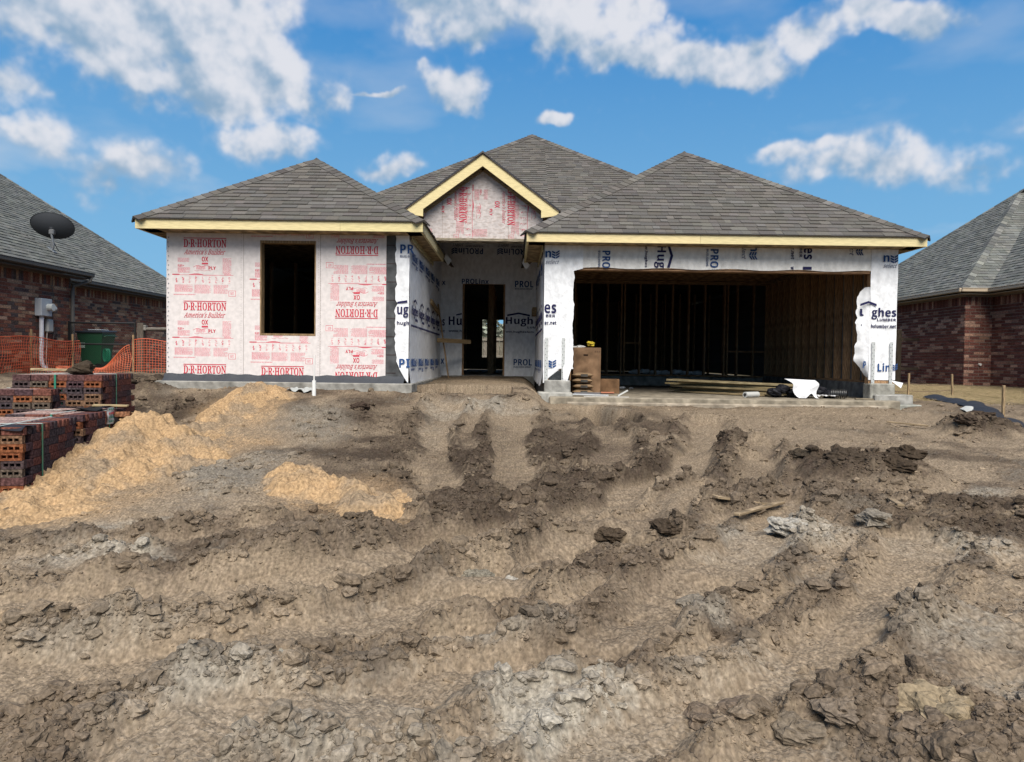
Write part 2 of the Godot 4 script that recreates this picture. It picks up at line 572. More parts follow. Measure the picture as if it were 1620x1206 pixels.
func _tint(k: int, col: Color, w: float) -> void:
	var o := gc[k]
	var wa := maxf(o.a, w)
	var mix := w if o.a > 0.01 else 1.0
	gc[k] = Color(lerpf(o.r, col.r, mix), lerpf(o.g, col.g, mix), lerpf(o.b, col.b, mix), wa)
func patch(x: float, d: float, rx: float, rd: float, dh: float, rough: float, col: Color, w: float, turn := 0.0, soft := 0.55) -> void:
	var R := maxf(rx, rd)
	var c := cos(turn)
	var s := sin(turn)
	_cell_loop(x - R, x + R, d - R, d + R, func(k, px, pd):
		var a: float = ((px - x) * c + (pd - d) * s) / rx
		var b: float = (-(px - x) * s + (pd - d) * c) / rd
		var q := smoothstep(0.0, soft, 1.0 - sqrt(a * a + b * b))
		if q > 0.0:
			gh[k] += dh * q
			if rough >= 0.0: gr[k] = lerpf(gr[k], rough, q)
			if w > 0.0: _tint(k, col, w * q))
func track(pts: Array, hw: float, depth: float, ridge: float, rough: float, col: Color, w: float, tread := 0.0) -> void:
	var lo := Vector2(1e9, 1e9)
	var hi := -lo
	for p in pts:
		lo = lo.min(p); hi = hi.max(p)
	lo -= Vector2.ONE * hw * 2.2
	hi += Vector2.ONE * hw * 2.2
	_cell_loop(lo.x, hi.x, lo.y, hi.y, func(k, px, pd):
		var best := 1e9
		var q := Vector2(px, pd)
		var run := 0.0
		var s_at := 0.0
		for i in pts.size() - 1:
			var cp := Geometry2D.get_closest_point_to_segment(q, pts[i], pts[i + 1])
			var dd := q.distance_to(cp)
			if dd < best:
				best = dd
				s_at = run + cp.distance_to(pts[i])
			run += pts[i].distance_to(pts[i + 1])
		var t := best / hw
		if t < 1.05:
			var s := smoothstep(1.05, 0.7, t)
			gh[k] -= depth * 0.75 * s - tread * s * clampf(2.0 * sin((s_at + 0.5 * best) * TAU / 0.19), -1, 1)
			gr[k] = lerpf(gr[k], rough, s)
			if w > 0.0: _tint(k, col, w * s)
		elif t < 2.1:
			var s := sin((t - 1.05) / 1.05 * PI)
			gh[k] += ridge * 0.62 * s
			gr[k] = lerpf(gr[k], 1.0, s * 0.8))
func base_h(x: float, d: float) -> float:
	var y := -1.25 + 0.071 * d
	if d > 12.4: y = -0.37
	y += 0.27 * smoothstep(8.8, 11.8, d) * (1.0 - smoothstep(-2.2, -1.6, x))
	y += 0.28 * smoothstep(9.3, 13.0, d) * smoothstep(-2.2, -1.6, x) * (1.0 - smoothstep(0.2, 0.7, x))
	y += 0.14 * smoothstep(13.0, 20.0, d) * smoothstep(6.6, 8.0, x)
	y -= 0.13 * smoothstep(-2.6, -4.0, x) * (1.0 - smoothstep(6.8, 9.0, d))
	if x > -1.62 and x < 0.5 and d > 12.5 and d < 17.6:
		y += 0.05 * smoothstep(12.8, 17.0, d)
	elif d > 11.9 and d < 28.0 and x > -5.6 and x < 6.7:   # the dug-out under the slabs
		var e := minf(x + 5.6, 6.7 - x)
		if x < 0.0: e = minf(e, d - 11.9)
		else: e = minf(e, d - 12.42)
		y -= 0.3 * smoothstep(0.0, 0.1, e)
	return y
func sample(x: float, d: float) -> Array:   # feature grid at a ragged-edged place: height change, roughness, colour
	var wx: float = tn[0].get_noise_2d(x, d) * 0.2 + tn[6].get_noise_2d(x, d) * 0.06
	var wd: float = tn[0].get_noise_2d(x + 57.0, d - 31.0) * 0.2 + tn[6].get_noise_2d(x - 9.0, d + 5.0) * 0.06
	var fx := clampf((x + wx + 8.0) / CELL, 0, GX - 1.01)
	var fd := clampf((d + wd - 1.5) / CELL, 0, GD - 1.01)
	var i := int(fx)
	var j := int(fd)
	fx -= i
	fd -= j
	var k := j * GX + i
	var h := lerpf(lerpf(gh[k], gh[k + 1], fx), lerpf(gh[k + GX], gh[k + GX + 1], fx), fd)
	var r := lerpf(lerpf(gr[k], gr[k + 1], fx), lerpf(gr[k + GX], gr[k + GX + 1], fx), fd)
	return [h, r, gc[k].lerp(gc[k + 1], fx).lerp(gc[k + GX].lerp(gc[k + GX + 1], fx), fd)]
func ground(x: float, d: float, s: Array) -> float:
	var r: float = s[1]
	if d > 12.6 and absf(x) < 7.0: r *= 0.35
	var y: float = base_h(x, d) + s[0]
	y += tn[0].get_noise_2d(x, d) * 0.04 + tn[1].get_noise_2d(x, d) * (0.012 + 0.06 * r)
	var near_ := 1.0 - smoothstep(5.5, 7.5, d)
	if near_ > 0.0:   # churned ridges along the way the wheels went
		var along := x * 0.83 + d * 0.56
		var over := d * 0.83 - x * 0.56
		y += near_ * (tn[1].get_noise_2d(along * 0.42 + 20.0, over * 1.5) * (0.012 + 0.05 * r) + tn[2].get_noise_2d(along * 0.2, over * 0.6) * 0.03 * r)
	var f := clampf(1.0 - (d - 14.0) / 10.0, 0.25, 1.0)
	var lump: float = clampf((float(tn[3].get_noise_2d(x, d)) + 1.0) * 1.6, 0, 1.0)
	y += f * r * r * 0.075 * lump
	var lump2: float = clampf((float(tn[4].get_noise_2d(x, d)) + 1.0) * 1.5, 0, 1.0)
	y += f * (0.03 + r * r) * 0.022 * lump2 + f * tn[2].get_noise_2d(x, d) * (0.005 + 0.018 * r)
	y += tn[7].get_noise_2d(x, d) * (0.007 + 0.008 * r)
	return y
func soil(x: float, d: float, s: Array) -> Color:
	var a: float = tn[5].get_noise_2d(x, d)
	var b: float = tn[6].get_noise_2d(x, d)
	var e: float = tn[2].get_noise_2d(x * 1.7 + 3.0, d * 1.7)
	var col := TAN.lerp(MID, smoothstep(-0.25, 0.3, a * 0.7 + b * 0.9)).lerp(DARK, smoothstep(0.22, 0.55, a * 0.6 + b * 0.9 + e * 0.35) * 0.7)
	col = col.lerp(GREY, smoothstep(0.3, 0.55, b + e * 0.5 - a * 0.4) * 0.5)
	col = col.lerp(DARK, smoothstep(0.5, 0.95, float(s[1]) + e * 0.5 + b * 0.4) * 0.55)   # freshly turned earth is moister
	var t: Color = s[2]
	var w: float = t.a * clampf(0.85 + (b + e) * 0.9, 0, 1)
	col = col.lerp(Color(t.r, t.g, t.b), w)
	var k := 1.0 + 0.34 * e + 0.12 * float(tn[4].get_noise_2d(x * 1.4, d * 1.4) + 0.6)
	return Color(col.r * k, col.g * k, col.b * k)
func gy(x: float, z: float) -> float:
	return ground(x, -z, sample(x, -z))
func make_features() -> void:
	gh.resize(GX * GD); gr.resize(GX * GD); gc.resize(GX * GD)
	gr.fill(0.36)
	gc.fill(Color(0, 0, 0, 0))
	for k in 8:
		var f := FastNoiseLite.new()
		f.seed = 100 + k
		f.noise_type = FastNoiseLite.TYPE_SIMPLEX_SMOOTH
		f.fractal_octaves = [3, 4, 4, 1, 1, 4, 5, 3][k]
		f.frequency = [0.5, 1.5, 9.0, 3.6, 13.0, 0.32, 1.1, 26.0][k]
		if k == 3 or k == 4:
			f.noise_type = FastNoiseLite.TYPE_CELLULAR
			f.cellular_return_type = FastNoiseLite.RETURN_DISTANCE2_SUB
			f.cellular_jitter = 1.0
			f.fractal_type = FastNoiseLite.FRACTAL_NONE
			f.domain_warp_enabled = true
			f.domain_warp_amplitude = 0.14 if k == 3 else 0.05
			f.domain_warp_frequency = 4.0 if k == 3 else 12.0
		tn.append(f)
	# broad zones: dark worked earth in front of the entry, dry tan beyond the garage, the trench by the slab
	patch(0.2, 7.9, 2.6, 2.9, 0.0, 0.6, DARK, 0.95)
	patch(-1.7, 9.6, 0.8, 1.6, 0.0, 0.6, DARK, 0.8)
	patch(1.4, 10.3, 1.2, 1.8, 0.02, 0.55, DARK, 0.6)
	patch(-0.4, 5.9, 1.7, 1.0, 0.02, 0.75, DARK, 0.7)
	patch(4.6, 11.2, 3.4, 1.5, 0.03, 0.22, TAN, 0.95)
	patch(3.6, 9.4, 1.6, 1.2, 0.03, 0.3, TAN, 0.8)
	patch(7.0, 13.5, 2.2, 1.8, 0.04, 0.4, MID, 0.6)
	patch(-4.9, 10.6, 1.7, 1.1, -0.10, 0.85, DARK, 0.92)
	patch(-6.4, 11.6, 1.2, 1.6, 0.08, 0.9, DARK, 0.85)
	patch(-7.0, 16.0, 1.5, 4.0, 0.0, 0.9, DARK, 0.8)
	patch(-0.6, 13.6, 1.2, 2.2, 0.02, 0.25, TAN, 0.9)
	patch(-0.5, 11.0, 1.15, 0.75, 0.02, 0.3, PALE, 0.65)
	patch(-0.9, 9.6, 0.35, 1.3, 0.0, 0.3, PALE, 0.35)
	patch(-2.8, 7.2, 0.95, 1.6, 0.0, 0.62, GREY, 0.9, 0.3)
	patch(-2.45, 9.7, 0.6, 1.6, 0.0, 0.65, GREY, 0.85, 0.25)
	patch(-2.55, 4.6, 0.5, 0.18, 0.02, 0.6, PALE, 0.8)
	patch(0.28, 2.92, 0.5, 0.33, 0.0, 0.3, PALE, 1.0)
	patch(0.95, 3.3, 0.35, 0.3, 0.0, 0.35, PALE, 0.35)
	patch(-0.95, 2.85, 0.6, 0.35, 0.05, 0.65, PALE, 0.8)
	patch(-0.55, 2.65, 0.5, 0.2, 0.03, 0.6, PALE, 0.6)
	patch(2.05, 5.25, 0.7, 0.35, 0.05, 0.7, PALE, 0.75)
	patch(3.0, 5.1, 0.5, 0.25, 0.02, 0.6, PALE, 0.7)
	patch(2.25, 3.75, 0.5, 0.32, 0.05, 0.35, GREY, 0.9)
	patch(2.3, 3.2, 0.4, 0.25, -0.02, 0.6, GREY, 0.85)
	patch(-1.8, 2.8, 0.6, 0.45, -0.01, 0.55, MID, 0.8)
	patch(-3.1, 3.9, 1.6, 0.9, 0.0, 0.45, TAN, 0.6)
	patch(-1.5, 3.9, 0.9, 0.7, 0.0, 0.35, TAN, 0.8)
	patch(1.6, 2.9, 0.7, 0.4, 0.06, 1.0, MID, 0.7)
	for q in [[-0.2, 3.6, 0.5, 0.10], [-2.0, 3.5, 0.6, 0.12], [0.9, 3.75, 0.35, 0.10], [1.5, 4.9, 0.4, 0.09], [-2.7, 5.6, 0.5, 0.14], [2.9, 6.0, 0.4, 0.12], [4.2, 6.6, 0.6, 0.2]]:
		patch(q[0], q[1], q[2], q[3], 0.0, -1.0, PALE, 0.55, 0.4)
	# mounds and holes
	patch(3.45, 7.35, 0.95, 0.85, 0.16, 1.0, DARK, 0.85)
	patch(2.6, 8.5, 0.6, 0.3, 0.08, 1.0, DARK, 0.8)
	patch(6.25, 10.0, 0.8, 0.6, 0.14, 1.0, DARK, 0.8)
	patch(2.2, 6.3, 1.3, 0.7, 0.03, 1.0, MID, 0.6)
	patch(3.6, 5.9, 1.7, 0.9, 0.03, 0.9, DARK, 0.6)
	patch(1.42, 11.25, 0.62, 1.05, -0.55, 0.4, DARK, 1.0, 0.0, 0.4)
	patch(0.88, 5.05, 0.38, 0.16, -0.17, 0.9, DARK, 0.9)
	patch(0.95, 5.35, 0.5, 0.18, 0.09, 1.0, DARK, 0.8)
	patch(-1.15, 4.9, 0.6, 0.45, 0.07, 1.0, MID, 0.7)
	patch(1.15, 4.55, 0.5, 0.25, 0.06, 1.0, MID, 0.6)
	patch(0.35, 3.75, 0.75, 0.2, 0.05, 1.0, MID, 0.7)
	patch(-0.15, 4.35, 0.8, 0.14, 0.08, 1.0, MID, 0.5)
	patch(1.9, 3.95, 0.7, 0.3, 0.06, 1.0, MID, 0.5)
	patch(-1.0, 7.2, 0.3, 0.35, -0.08, 1.0, DARK, 0.9)
	patch(-2.0, 5.3, 0.8, 0.5, 0.02, 0.8, MID, 0.5)
	# wheel tracks
	var pt := func(a: Array) -> Array:
		var out := []
		for k in range(0, a.size(), 2): out.append(Vector2(a[k], a[k + 1]))
		return out
	track(pt.call([-3.0, 3.25, -2.0, 3.25, -1.44, 3.37, -0.85, 3.79, -0.32, 4.25, 0.4, 4.8, 0.9, 5.3]), 0.22, 0.07, 0.065, 0.05, TAN, 0.85, 0.006)
	track(pt.call([-3.6, 3.75, -2.4, 3.85, -1.6, 4.2, -0.75, 4.76, -0.29, 5.07, 0.34, 5.49, 0.89, 6.13, 1.53, 7.2, 2.26, 8.89, 2.75, 10.6]), 0.24, 0.09, 0.075, 0.04, TAN, 0.9, 0.008)
	track(pt.call([0.3, 4.75, 0.9, 5.62, 1.57, 6.37, 2.35, 7.3, 3.0, 8.9]), 0.17, 0.06, 0.075, 0.15, TAN, 0.7, 0.006)
	track(pt.call([-1.3, 2.7, -0.5, 3.05, 0.3, 3.55, 1.1, 4.3, 1.8, 5.2, 2.3, 6.2]), 0.18, 0.06, 0.06, 0.08, TAN, 0.8, 0.006)
	track(pt.call([-0.4, 2.3, 0.3, 2.65, 1.1, 3.2, 2.0, 4.0, 2.9, 5.2]), 0.15, 0.05, 0.06, 0.12, TAN, 0.75)
	track(pt.call([-3.2, 5.0, -2.2, 4.95, -1.6, 5.3, -0.9, 5.7]), 0.16, 0.04, 0.05, 0.15, TAN, 0.7)
	track(pt.call([-1.03, 11.3, -0.89, 8.87, -0.66, 6.6]), 0.22, 0.05, 0.04, 0.08, TAN, 0.55, 0.02)
	track(pt.call([0.05, 11.3, 0.03, 8.93, -0.02, 6.6]), 0.22, 0.05, 0.04, 0.08, TAN, 0.55, 0.02)
	track(pt.call([-0.5, 10.8, -0.42, 8.2]), 0.13, 0.02, 0.02, 0.2, MID, 0.4, 0.012)
	track(pt.call([1.3, 10.4, 1.15, 8.6, 0.9, 7.4]), 0.2, 0.05, 0.05, 0.1, MID, 0.7, 0.02)
	# sand trodden into the earth round the heaps
	patch(-3.5, 6.4, 0.9, 1.1, 0.0, 0.2, SAND, 0.75, 0.5)
	patch(-3.6, 8.6, 1.0, 1.2, 0.0, 0.2, SAND, 0.8)
	patch(-3.7, 10.4, 0.85, 1.5, 0.0, 0.2, SAND, 0.8)
	patch(-1.5, 6.3, 0.75, 0.95, 0.0, 0.25, SAND, 0.75)
	patch(-1.0, 5.5, 0.45, 0.5, 0.0, 0.5, SAND, 0.5)
	patch(-2.4, 3.75, 0.5, 0.2, 0.0, 0.3, SAND, 0.4)
func build_ground() -> void:
	make_features()
	var ds := PackedFloat32Array()
	var d := 0.25
	while d < 700.0:
		ds.append(d)
		d *= 1.04 if d < 2.2 else (1.0031 if d < 7.0 else 1.005 if d < 13.0 else (1.012 if d < 22.0 else 1.09))
	var az := PackedFloat32Array()
	var a := -180.0
	while a < 180.01:
		az.append(a)
		a += 4.0 if absf(a + 2.0) > 52.0 else (0.125 if absf(a) < 40.0 else 0.5)
	az[az.size() - 1] = 180.0
	var nr := ds.size()
	var nc := az.size()
	var v := PackedVector3Array()
	var c := PackedColorArray()
	v.resize(nr * nc)
	c.resize(nr * nc)
	for i in nr:
		for j in nc:
			var t := deg_to_rad(az[j])
			var x := ds[i] * sin(t)
			var z := ds[i] * cos(t)
			var k := i * nc + j
			if ds[i] > 30.0:
				v[k] = V(x, -0.2 if z > 0 else -0.9, -z)
				c[k] = Color(0.17, 0.14, 0.085)
				continue
			if z < 0.2:
				v[k] = V(x, maxf(-1.3, -1.25 + 0.071 * z), -z)
				c[k] = MID
				continue
			var s := sample(x, z)
			v[k] = V(x, ground(x, z, s), -z)
			var col := soil(x, z, s)
			var grassy := smoothstep(7.6, 9.6, x + tn[5].get_noise_2d(x, z) * 1.5) * smoothstep(13.5, 16.0, z)
			c[k] = col.lerp(Color(0.19, 0.155, 0.09), grassy * 0.85)
	var n := PackedVector3Array()
	n.resize(nr * nc)
	var ix := PackedInt32Array()
	ix.resize((nr - 1) * (nc - 1) * 6)
	var q := 0
	for i in nr:
		for j in nc:
			var du := v[i * nc + mini(j + 1, nc - 1)] - v[i * nc + maxi(j - 1, 0)]
			var dv := v[mini(i + 1, nr - 1) * nc + j] - v[maxi(i - 1, 0) * nc + j]
			n[i * nc + j] = du.cross(dv).normalized()
			if i < nr - 1 and j < nc - 1:
				var k := i * nc + j
				for o in [k, k + nc, k + nc + 1, k, k + nc + 1, k + 1]:
					ix[q] = o
					q += 1
	var arr := []
	arr.resize(Mesh.ARRAY_MAX)
	arr[Mesh.ARRAY_VERTEX] = v; arr[Mesh.ARRAY_NORMAL] = n; arr[Mesh.ARRAY_COLOR] = c; arr[Mesh.ARRAY_INDEX] = ix
	var m := ArrayMesh.new()
	m.add_surface_from_arrays(Mesh.PRIMITIVE_TRIANGLES, arr)
	print("ground vertices ", v.size())
	var o := MeshInstance3D.new()
	o.name = "ground"
	o.mesh = m
	o.material_override = M.soil
	add_child(o)
	tag(o, "rutted bare earth lot with wheel tracks and broken clods", "ground", "", "structure")
	# sand
	sand_pile([[V(-4.1, 0.10, 6.5), V(-4.2, 0.30, 7.9), 1.0], [V(-4.2, 0.30, 7.9), V(-4.1, 0.34, 8.5), 0.8], [V(-4.2, 0.07, 5.9), V(-3.7, 0.10, 6.3), 0.7]], -5.4, -2.5, 4.5, 10.0, "big heap of tan sand spilled along the strapped brick cubes")
	sand_pile([[V(-3.85, 0.09, 9.0), V(-3.8, 0.13, 10.0), 0.6], [V(-3.8, 0.13, 10.0), V(-3.6, 0.15, 11.3), 0.65]], -4.8, -2.7, 8.2, 12.2, "flat strip of orange sand leading up to the pipe stub at the slab")
	sand_pile([[V(-1.65, 0.15, 6.7), V(-1.4, 0.12, 6.1), 0.5], [V(-1.2, 0.1, 6.3), V(-1.15, 0.08, 5.7), 0.35]], -2.5, -0.5, 5.0, 7.6, "small low heap of orange sand alone on the muddy slope")
	clods()
func sand_pile(ridges: Array, x0: float, x1: float, d0: float, d1: float, label: String) -> void:
	var step := 0.022
	var nx := int((x1 - x0) / step)
	var nd := int((d1 - d0) / step)
	var p := []
	var keep := []
	for j in nd:
		var row := []
		var kr := []
		for i in nx:
			var x := x0 + i * step
			var d := d0 + j * step
			var s := sample(x, d)
			var y: float = base_h(x, d) + float(s[0]) + tn[0].get_noise_2d(x, d) * 0.05 + tn[1].get_noise_2d(x, d) * 0.02
			var best := 0.0
			for r in ridges:
				var a := Vector2(r[0].x, r[0].z)
				var b := Vector2(r[1].x, r[1].z)
				var q := Vector2(x + tn[0].get_noise_2d(x, d) * 0.5, d + tn[0].get_noise_2d(d, x) * 0.5)
				var cpt := Geometry2D.get_closest_point_to_segment(q, a, b)
				var u := cpt.distance_to(a) / maxf(a.distance_to(b), 0.01)
				var t: float = 1.0 - q.distance_to(cpt) / r[2]
				if t > 0.0:
					best = maxf(best, lerpf(r[0].y, r[1].y, u) * minf(t * 1.15, 1.0 - (1.0 - t) * (1.0 - t) * 0.9))
			var hole: float = tn[1].get_noise_2d(x * 2.2 + 40.0, d * 2.2)
			var y2: float = y + best - 0.035 + (0.075 * hole + 0.05 * tn[1].get_noise_2d(x * 3.0, d * 3.0) + 0.022 * tn[2].get_noise_2d(x, d) + 0.02 * tn[6].get_noise_2d(x, d)) * smoothstep(0.0, 0.1, best)
			row.append(V(x, y2, -d))
			kr.append(best > 0.0)
		p.append(row)
		keep.append(kr)
	var g := Geo.new()
	for j in nd - 1:
		for i in nx - 1:
			if not (keep[j][i] or keep[j + 1][i] or keep[j][i + 1] or keep[j + 1][i + 1]):
				continue
			var col := SAND
			var k: float = 1.0 + 0.14 * tn[6].get_noise_2d(p[j][i].x * 2.0, -p[j][i].z * 2.0) + 0.1 * tn[2].get_noise_2d(p[j][i].x, p[j][i].z)
			col = Color(col.r * k, col.g * k, col.b * k).lerp(TAN, clampf(tn[6].get_noise_2d(p[j][i].x, p[j][i].z) * 2.2 + 0.05, 0, 0.75))
			var nm := func(a: int, b: int) -> Vector3:
				var du: Vector3 = p[b][mini(a + 1, nx - 1)] - p[b][maxi(a - 1, 0)]
				var dv: Vector3 = p[mini(b + 1, nd - 1)][a] - p[maxi(b - 1, 0)][a]
				return du.cross(dv).normalized()
			var n0: Vector3 = nm.call(i, j)
			var n1: Vector3 = nm.call(i + 1, j)
			var n2: Vector3 = nm.call(i + 1, j + 1)
			var n3: Vector3 = nm.call(i, j + 1)
			g.tri_n(p[j][i], p[j][i + 1], p[j + 1][i + 1], n0, n1, n2, col)
			g.tri_n(p[j][i], p[j + 1][i + 1], p[j + 1][i], n0, n2, n3, col)
	single("sand_pile", g, M.sand, label, "sand pile", "", "thing")
func clod_mesh(seed_: int, rings := 5, seg := 8) -> ArrayMesh:
	var f := FastNoiseLite.new()
	f.seed = seed_
	f.frequency = 0.9
	f.fractal_octaves = 3
	var p := []
	for i in rings + 1:
		var row := []
		for j in seg + 1:
			var a := PI * i / rings
			var b := TAU * (j % seg) / seg
			var q := V(sin(a) * cos(b), -cos(a), sin(a) * sin(b))
			var k := 1.0 + 0.55 * f.get_noise_3dv(q * 0.9) + 0.28 * f.get_noise_3dv(q * 2.6 + V(9, 0, 0)) + (0.16 * f.get_noise_3dv(q * 7.0) if rings > 9 else 0.0)
			row.append(q * k * V(1, 0.72, 1))
		p.append(row)
	var g := Geo.new()
	for i in rings:
		for j in seg:
			g.tri(p[i][j], p[i + 1][j + 1], p[i][j + 1], Color.WHITE)
			g.tri(p[i][j], p[i + 1][j], p[i + 1][j + 1], Color.WHITE)
	return g.mesh()
func clods() -> void:
	var r := RandomNumberGenerator.new()
	r.seed = 31
	var sets := [[], [], [], []]
	var tries := 0
	while tries < 220000:
		tries += 1
		var d := 2.0 * pow(6.5, r.randf())
		var x := r.randf_range(-0.80, 0.80) * d
		if d > 12.2 and x < 0.3 or d > 12.3 and absf(x) < 6.9: continue
		var s := sample(x, d)
		var rough: float = s[1]
		var crowd: float = tn[6].get_noise_2d(x * 1.3, d * 1.3) + 0.6 * tn[1].get_noise_2d(x, d)
		if r.randf() > clampf((rough - 0.3) * 1.0 + crowd * 0.9, 0.02, 0.9): continue
		var size := minf(0.0046 * pow(r.randf() + 0.002, -0.55), 0.05) * (0.45 + 0.6 * rough) * (0.75 + d * 0.06)
		var col := soil(x, d, s)
		var k := r.randf_range(0.88, 1.25)
		var b := Basis.from_euler(V(r.randf() * TAU, r.randf() * TAU, r.randf() * TAU)).scaled(V(size * r.randf_range(0.8, 1.5), size * r.randf_range(0.6, 1.0), size * r.randf_range(0.8, 1.4)))
		col = col.lerp(MID, r.randf() * 0.3)
		sets[r.randi() % 4].append([Transform3D(b, V(x, ground(x, d, s) + size * r.randf_range(-0.35, 0.25), -d)), Color(col.r * k, col.g * k, col.b * k)])
	var total := 0
	for k in 4:
		var mm := MultiMesh.new()
		mm.transform_format = MultiMesh.TRANSFORM_3D
		mm.use_colors = true
		mm.mesh = clod_mesh(300 + k)
		mm.instance_count = sets[k].size()
		total += sets[k].size()
		for i in sets[k].size():
			mm.set_instance_transform(i, sets[k][i][0])
			mm.set_instance_color(i, sets[k][i][1])
		var o := MultiMeshInstance3D.new()
		o.name = numbered("soil_crumbs")
		o.multimesh = mm
		o.material_override = M.soil
		add_child(o)
		tag(o, "loose crumbs and small lumps of soil over the lot", "soil crumbs", "loose soil", "stuff")
	print("clods ", total)

# ---------------------------------------------------------------- roofs and brickwork
func clip(poly: Array, by: Array) -> Array:   # convex polygons in 2-D, by is counter-clockwise
	var out := poly
	for i in by.size():
		var a: Vector2 = by[i]
		var e: Vector2 = by[(i + 1) % by.size()] - a
		var nxt := []
		for k in out.size():
			var p: Vector2 = out[k]
			var q: Vector2 = out[(k + 1) % out.size()]
			var sp := e.cross(p - a)
			var sq := e.cross(q - a)
			if sp >= 0.0: nxt.append(p)
			if (sp > 0.0 and sq < 0.0) or (sp < 0.0 and sq > 0.0):
				nxt.append(p.lerp(q, sp / (sp - sq)))
		out = nxt
		if out.size() < 3: return []
	return out
# shingle tabs over a roof plane; pts counter-clockwise from outside, the first edge is the eave
func shingle(pts: Array, palette: Array, pieces: Array, exposure := 0.143, seen := true) -> void:
	var o: Vector3 = pts[0]
	var u: Vector3 = (pts[1] - pts[0]).normalized()
	var n: Vector3 = u.cross(pts[2] - pts[0]).normalized()
	var w := n.cross(u)
	var flat := []
	var top := 0.0
	var lo := 1e9
	var hi := -1e9
	for p in pts:
		var q := Vector2((p - o).dot(u), (p - o).dot(w))
		flat.append(q)
		top = maxf(top, q.y); lo = minf(lo, q.x); hi = maxf(hi, q.x)
	var row := 0
	while row * exposure < top:
		var v0 := row * exposure - (0.03 if row == 0 else 0.0)
		var v1 := (row + 1) * exposure + 0.02
		var x := lo - rng.randf() * 0.3
		while x < hi:
			var l := rng.randf_range(0.11, 0.28)
			var c := clip([Vector2(x + 0.0015, v0), Vector2(x + l - 0.0015, v0), Vector2(x + l - 0.0015, v1), Vector2(x + 0.0015, v1)], flat)
			if row == 0 and c.size() >= 3:
				for k in c.size():
					if c[k].y < 0.001: c[k].y = v0
			x += l
			if c.size() < 3: continue
			var thick := 0.014 + (0.008 if rng.randf() < 0.5 else 0.0) + rng.randf_range(-0.001, 0.002)
			var col := vary(pick(palette).lerp(palette[0], 0.5), 0.08)
			var up := []
			var down := []
			var mid := Vector3.ZERO
			for q in c:
				var t: float = clampf((q.y - v0) / (v1 - v0), 0, 1)
				var b: Vector3 = o + u * q.x + w * q.y
				down.append(b)
				up.append(b + n * lerpf(thick, 0.003, t))
				mid += b
			var g := Geo.new()
			for k in range(1, up.size() - 1):
				g.tri(up[0], up[k], up[k + 1], col)
			for k in up.size():
				var m: int = (k + 1) % up.size()
				g.quad(down[k], down[m], up[m], up[k], col)
			pieces.append([g, score(mid / c.size(), n, l * exposure) if seen and c.size() == 4 else -1.0])
		row += 1
func hip_caps(parent: Node3D, a: Vector3, b: Vector3, na: Vector3, nb: Vector3, palette: Array, step := 0.145) -> void:   # caps folded over a hip from a up to b; na, nb: the outward normals on its two sides
	var t := (b - a).normalized()
	var pa := na.cross(t)
	if pa.dot(nb) > 0.0: pa = -pa
	var pb := nb.cross(t)
	if pb.dot(na) > 0.0: pb = -pb
	var up := (na + nb).normalized()
	var count := int(a.distance_to(b) / step)
	for k in count:
		var p := a + t * (k * step - 0.02)
		var q := p + t * (step * 1.5)
		var h0 := up * 0.034
		var h1 := up * 0.020
		var w := 0.15 + rng.randf_range(-0.006, 0.006)
		var col := vary(pick(palette), 0.12)
		var g := Geo.new()
		for s in 2:
			var d: Vector3 = (pa if s == 0 else pb) * w
			var nn: Vector3 = (na if s == 0 else nb)
			var l0 := p + d + nn * 0.026
			var l1 := q + d + nn * 0.014
			if (p - l0).cross(l1 - l0).dot(nn) > 0:
				g.quad(l0, p + h0, q + h1, l1, col)
			else:
				g.quad(p + h0, l0, l1, q + h1, col)
			g.quad(p + h0, l0, p + d, p, col)
			g.quad(l0, l1, l1 - nn * 0.02, l0 - nn * 0.02, col)
		part(parent, "ridge_cap", g, M.shingle)
func deck(g: Geo, pts: Array, col: Color) -> void:   # roof boards under the shingles
	var n: Vector3 = (pts[1] - pts[0]).cross(pts[2] - pts[0]).normalized()
	var p := []
	for q in pts:
		p.append(q - n * 0.016)
	g.prism(p, n * 0.014, col)
# bricks on a wall between two points of its foot; the outside is to the right hand when going from a to b ... normal given
func brickwork(a: Vector3, b: Vector3, h: float, n: Vector3, palette: Array, pieces: Array, len_ := 0.262, high := 0.070, soldier := true) -> void:
	var u := (b - a).normalized()
	var total := a.distance_to(b)
	var rows := int((h - (0.24 if soldier else 0.0)) / (high + 0.015))
	var lay := func(x0: float, x1: float, y0: float, y1: float):
		if x1 - x0 < 0.03: return
		var col := vary(pick(palette), 0.16)
		var g := Geo.new()
		var t := 0.009 + rng.randf_range(-0.002, 0.003)
		var p := [a + u * x0 + Vector3.UP * y0, a + u * x1 + Vector3.UP * y0, a + u * x1 + Vector3.UP * y1, a + u * x0 + Vector3.UP * y1]
		if (p[1] - p[0]).cross(p[2] - p[0]).dot(n) < 0: p = [p[1], p[0], p[3], p[2]]
		g.prism(p, n * t, col)
		pieces.append([g, score((p[0] + p[2]) * 0.5, n, (x1 - x0) * (y1 - y0))])
	for r in rows:
		var y := r * (high + 0.015) + 0.005
		var x := -(0.5 * (len_ + 0.014) if r % 2 else 0.0)
		while x < total:
			lay.call(maxf(x, 0.0), minf(x + len_, total), y, y + high)
			x += len_ + 0.014
	if soldier:
		var y := rows * (high + 0.015) + 0.005
		var x := 0.0
		while x < total:
			lay.call(x, minf(x + high, total), y, y + 0.225)
			x += high + 0.015

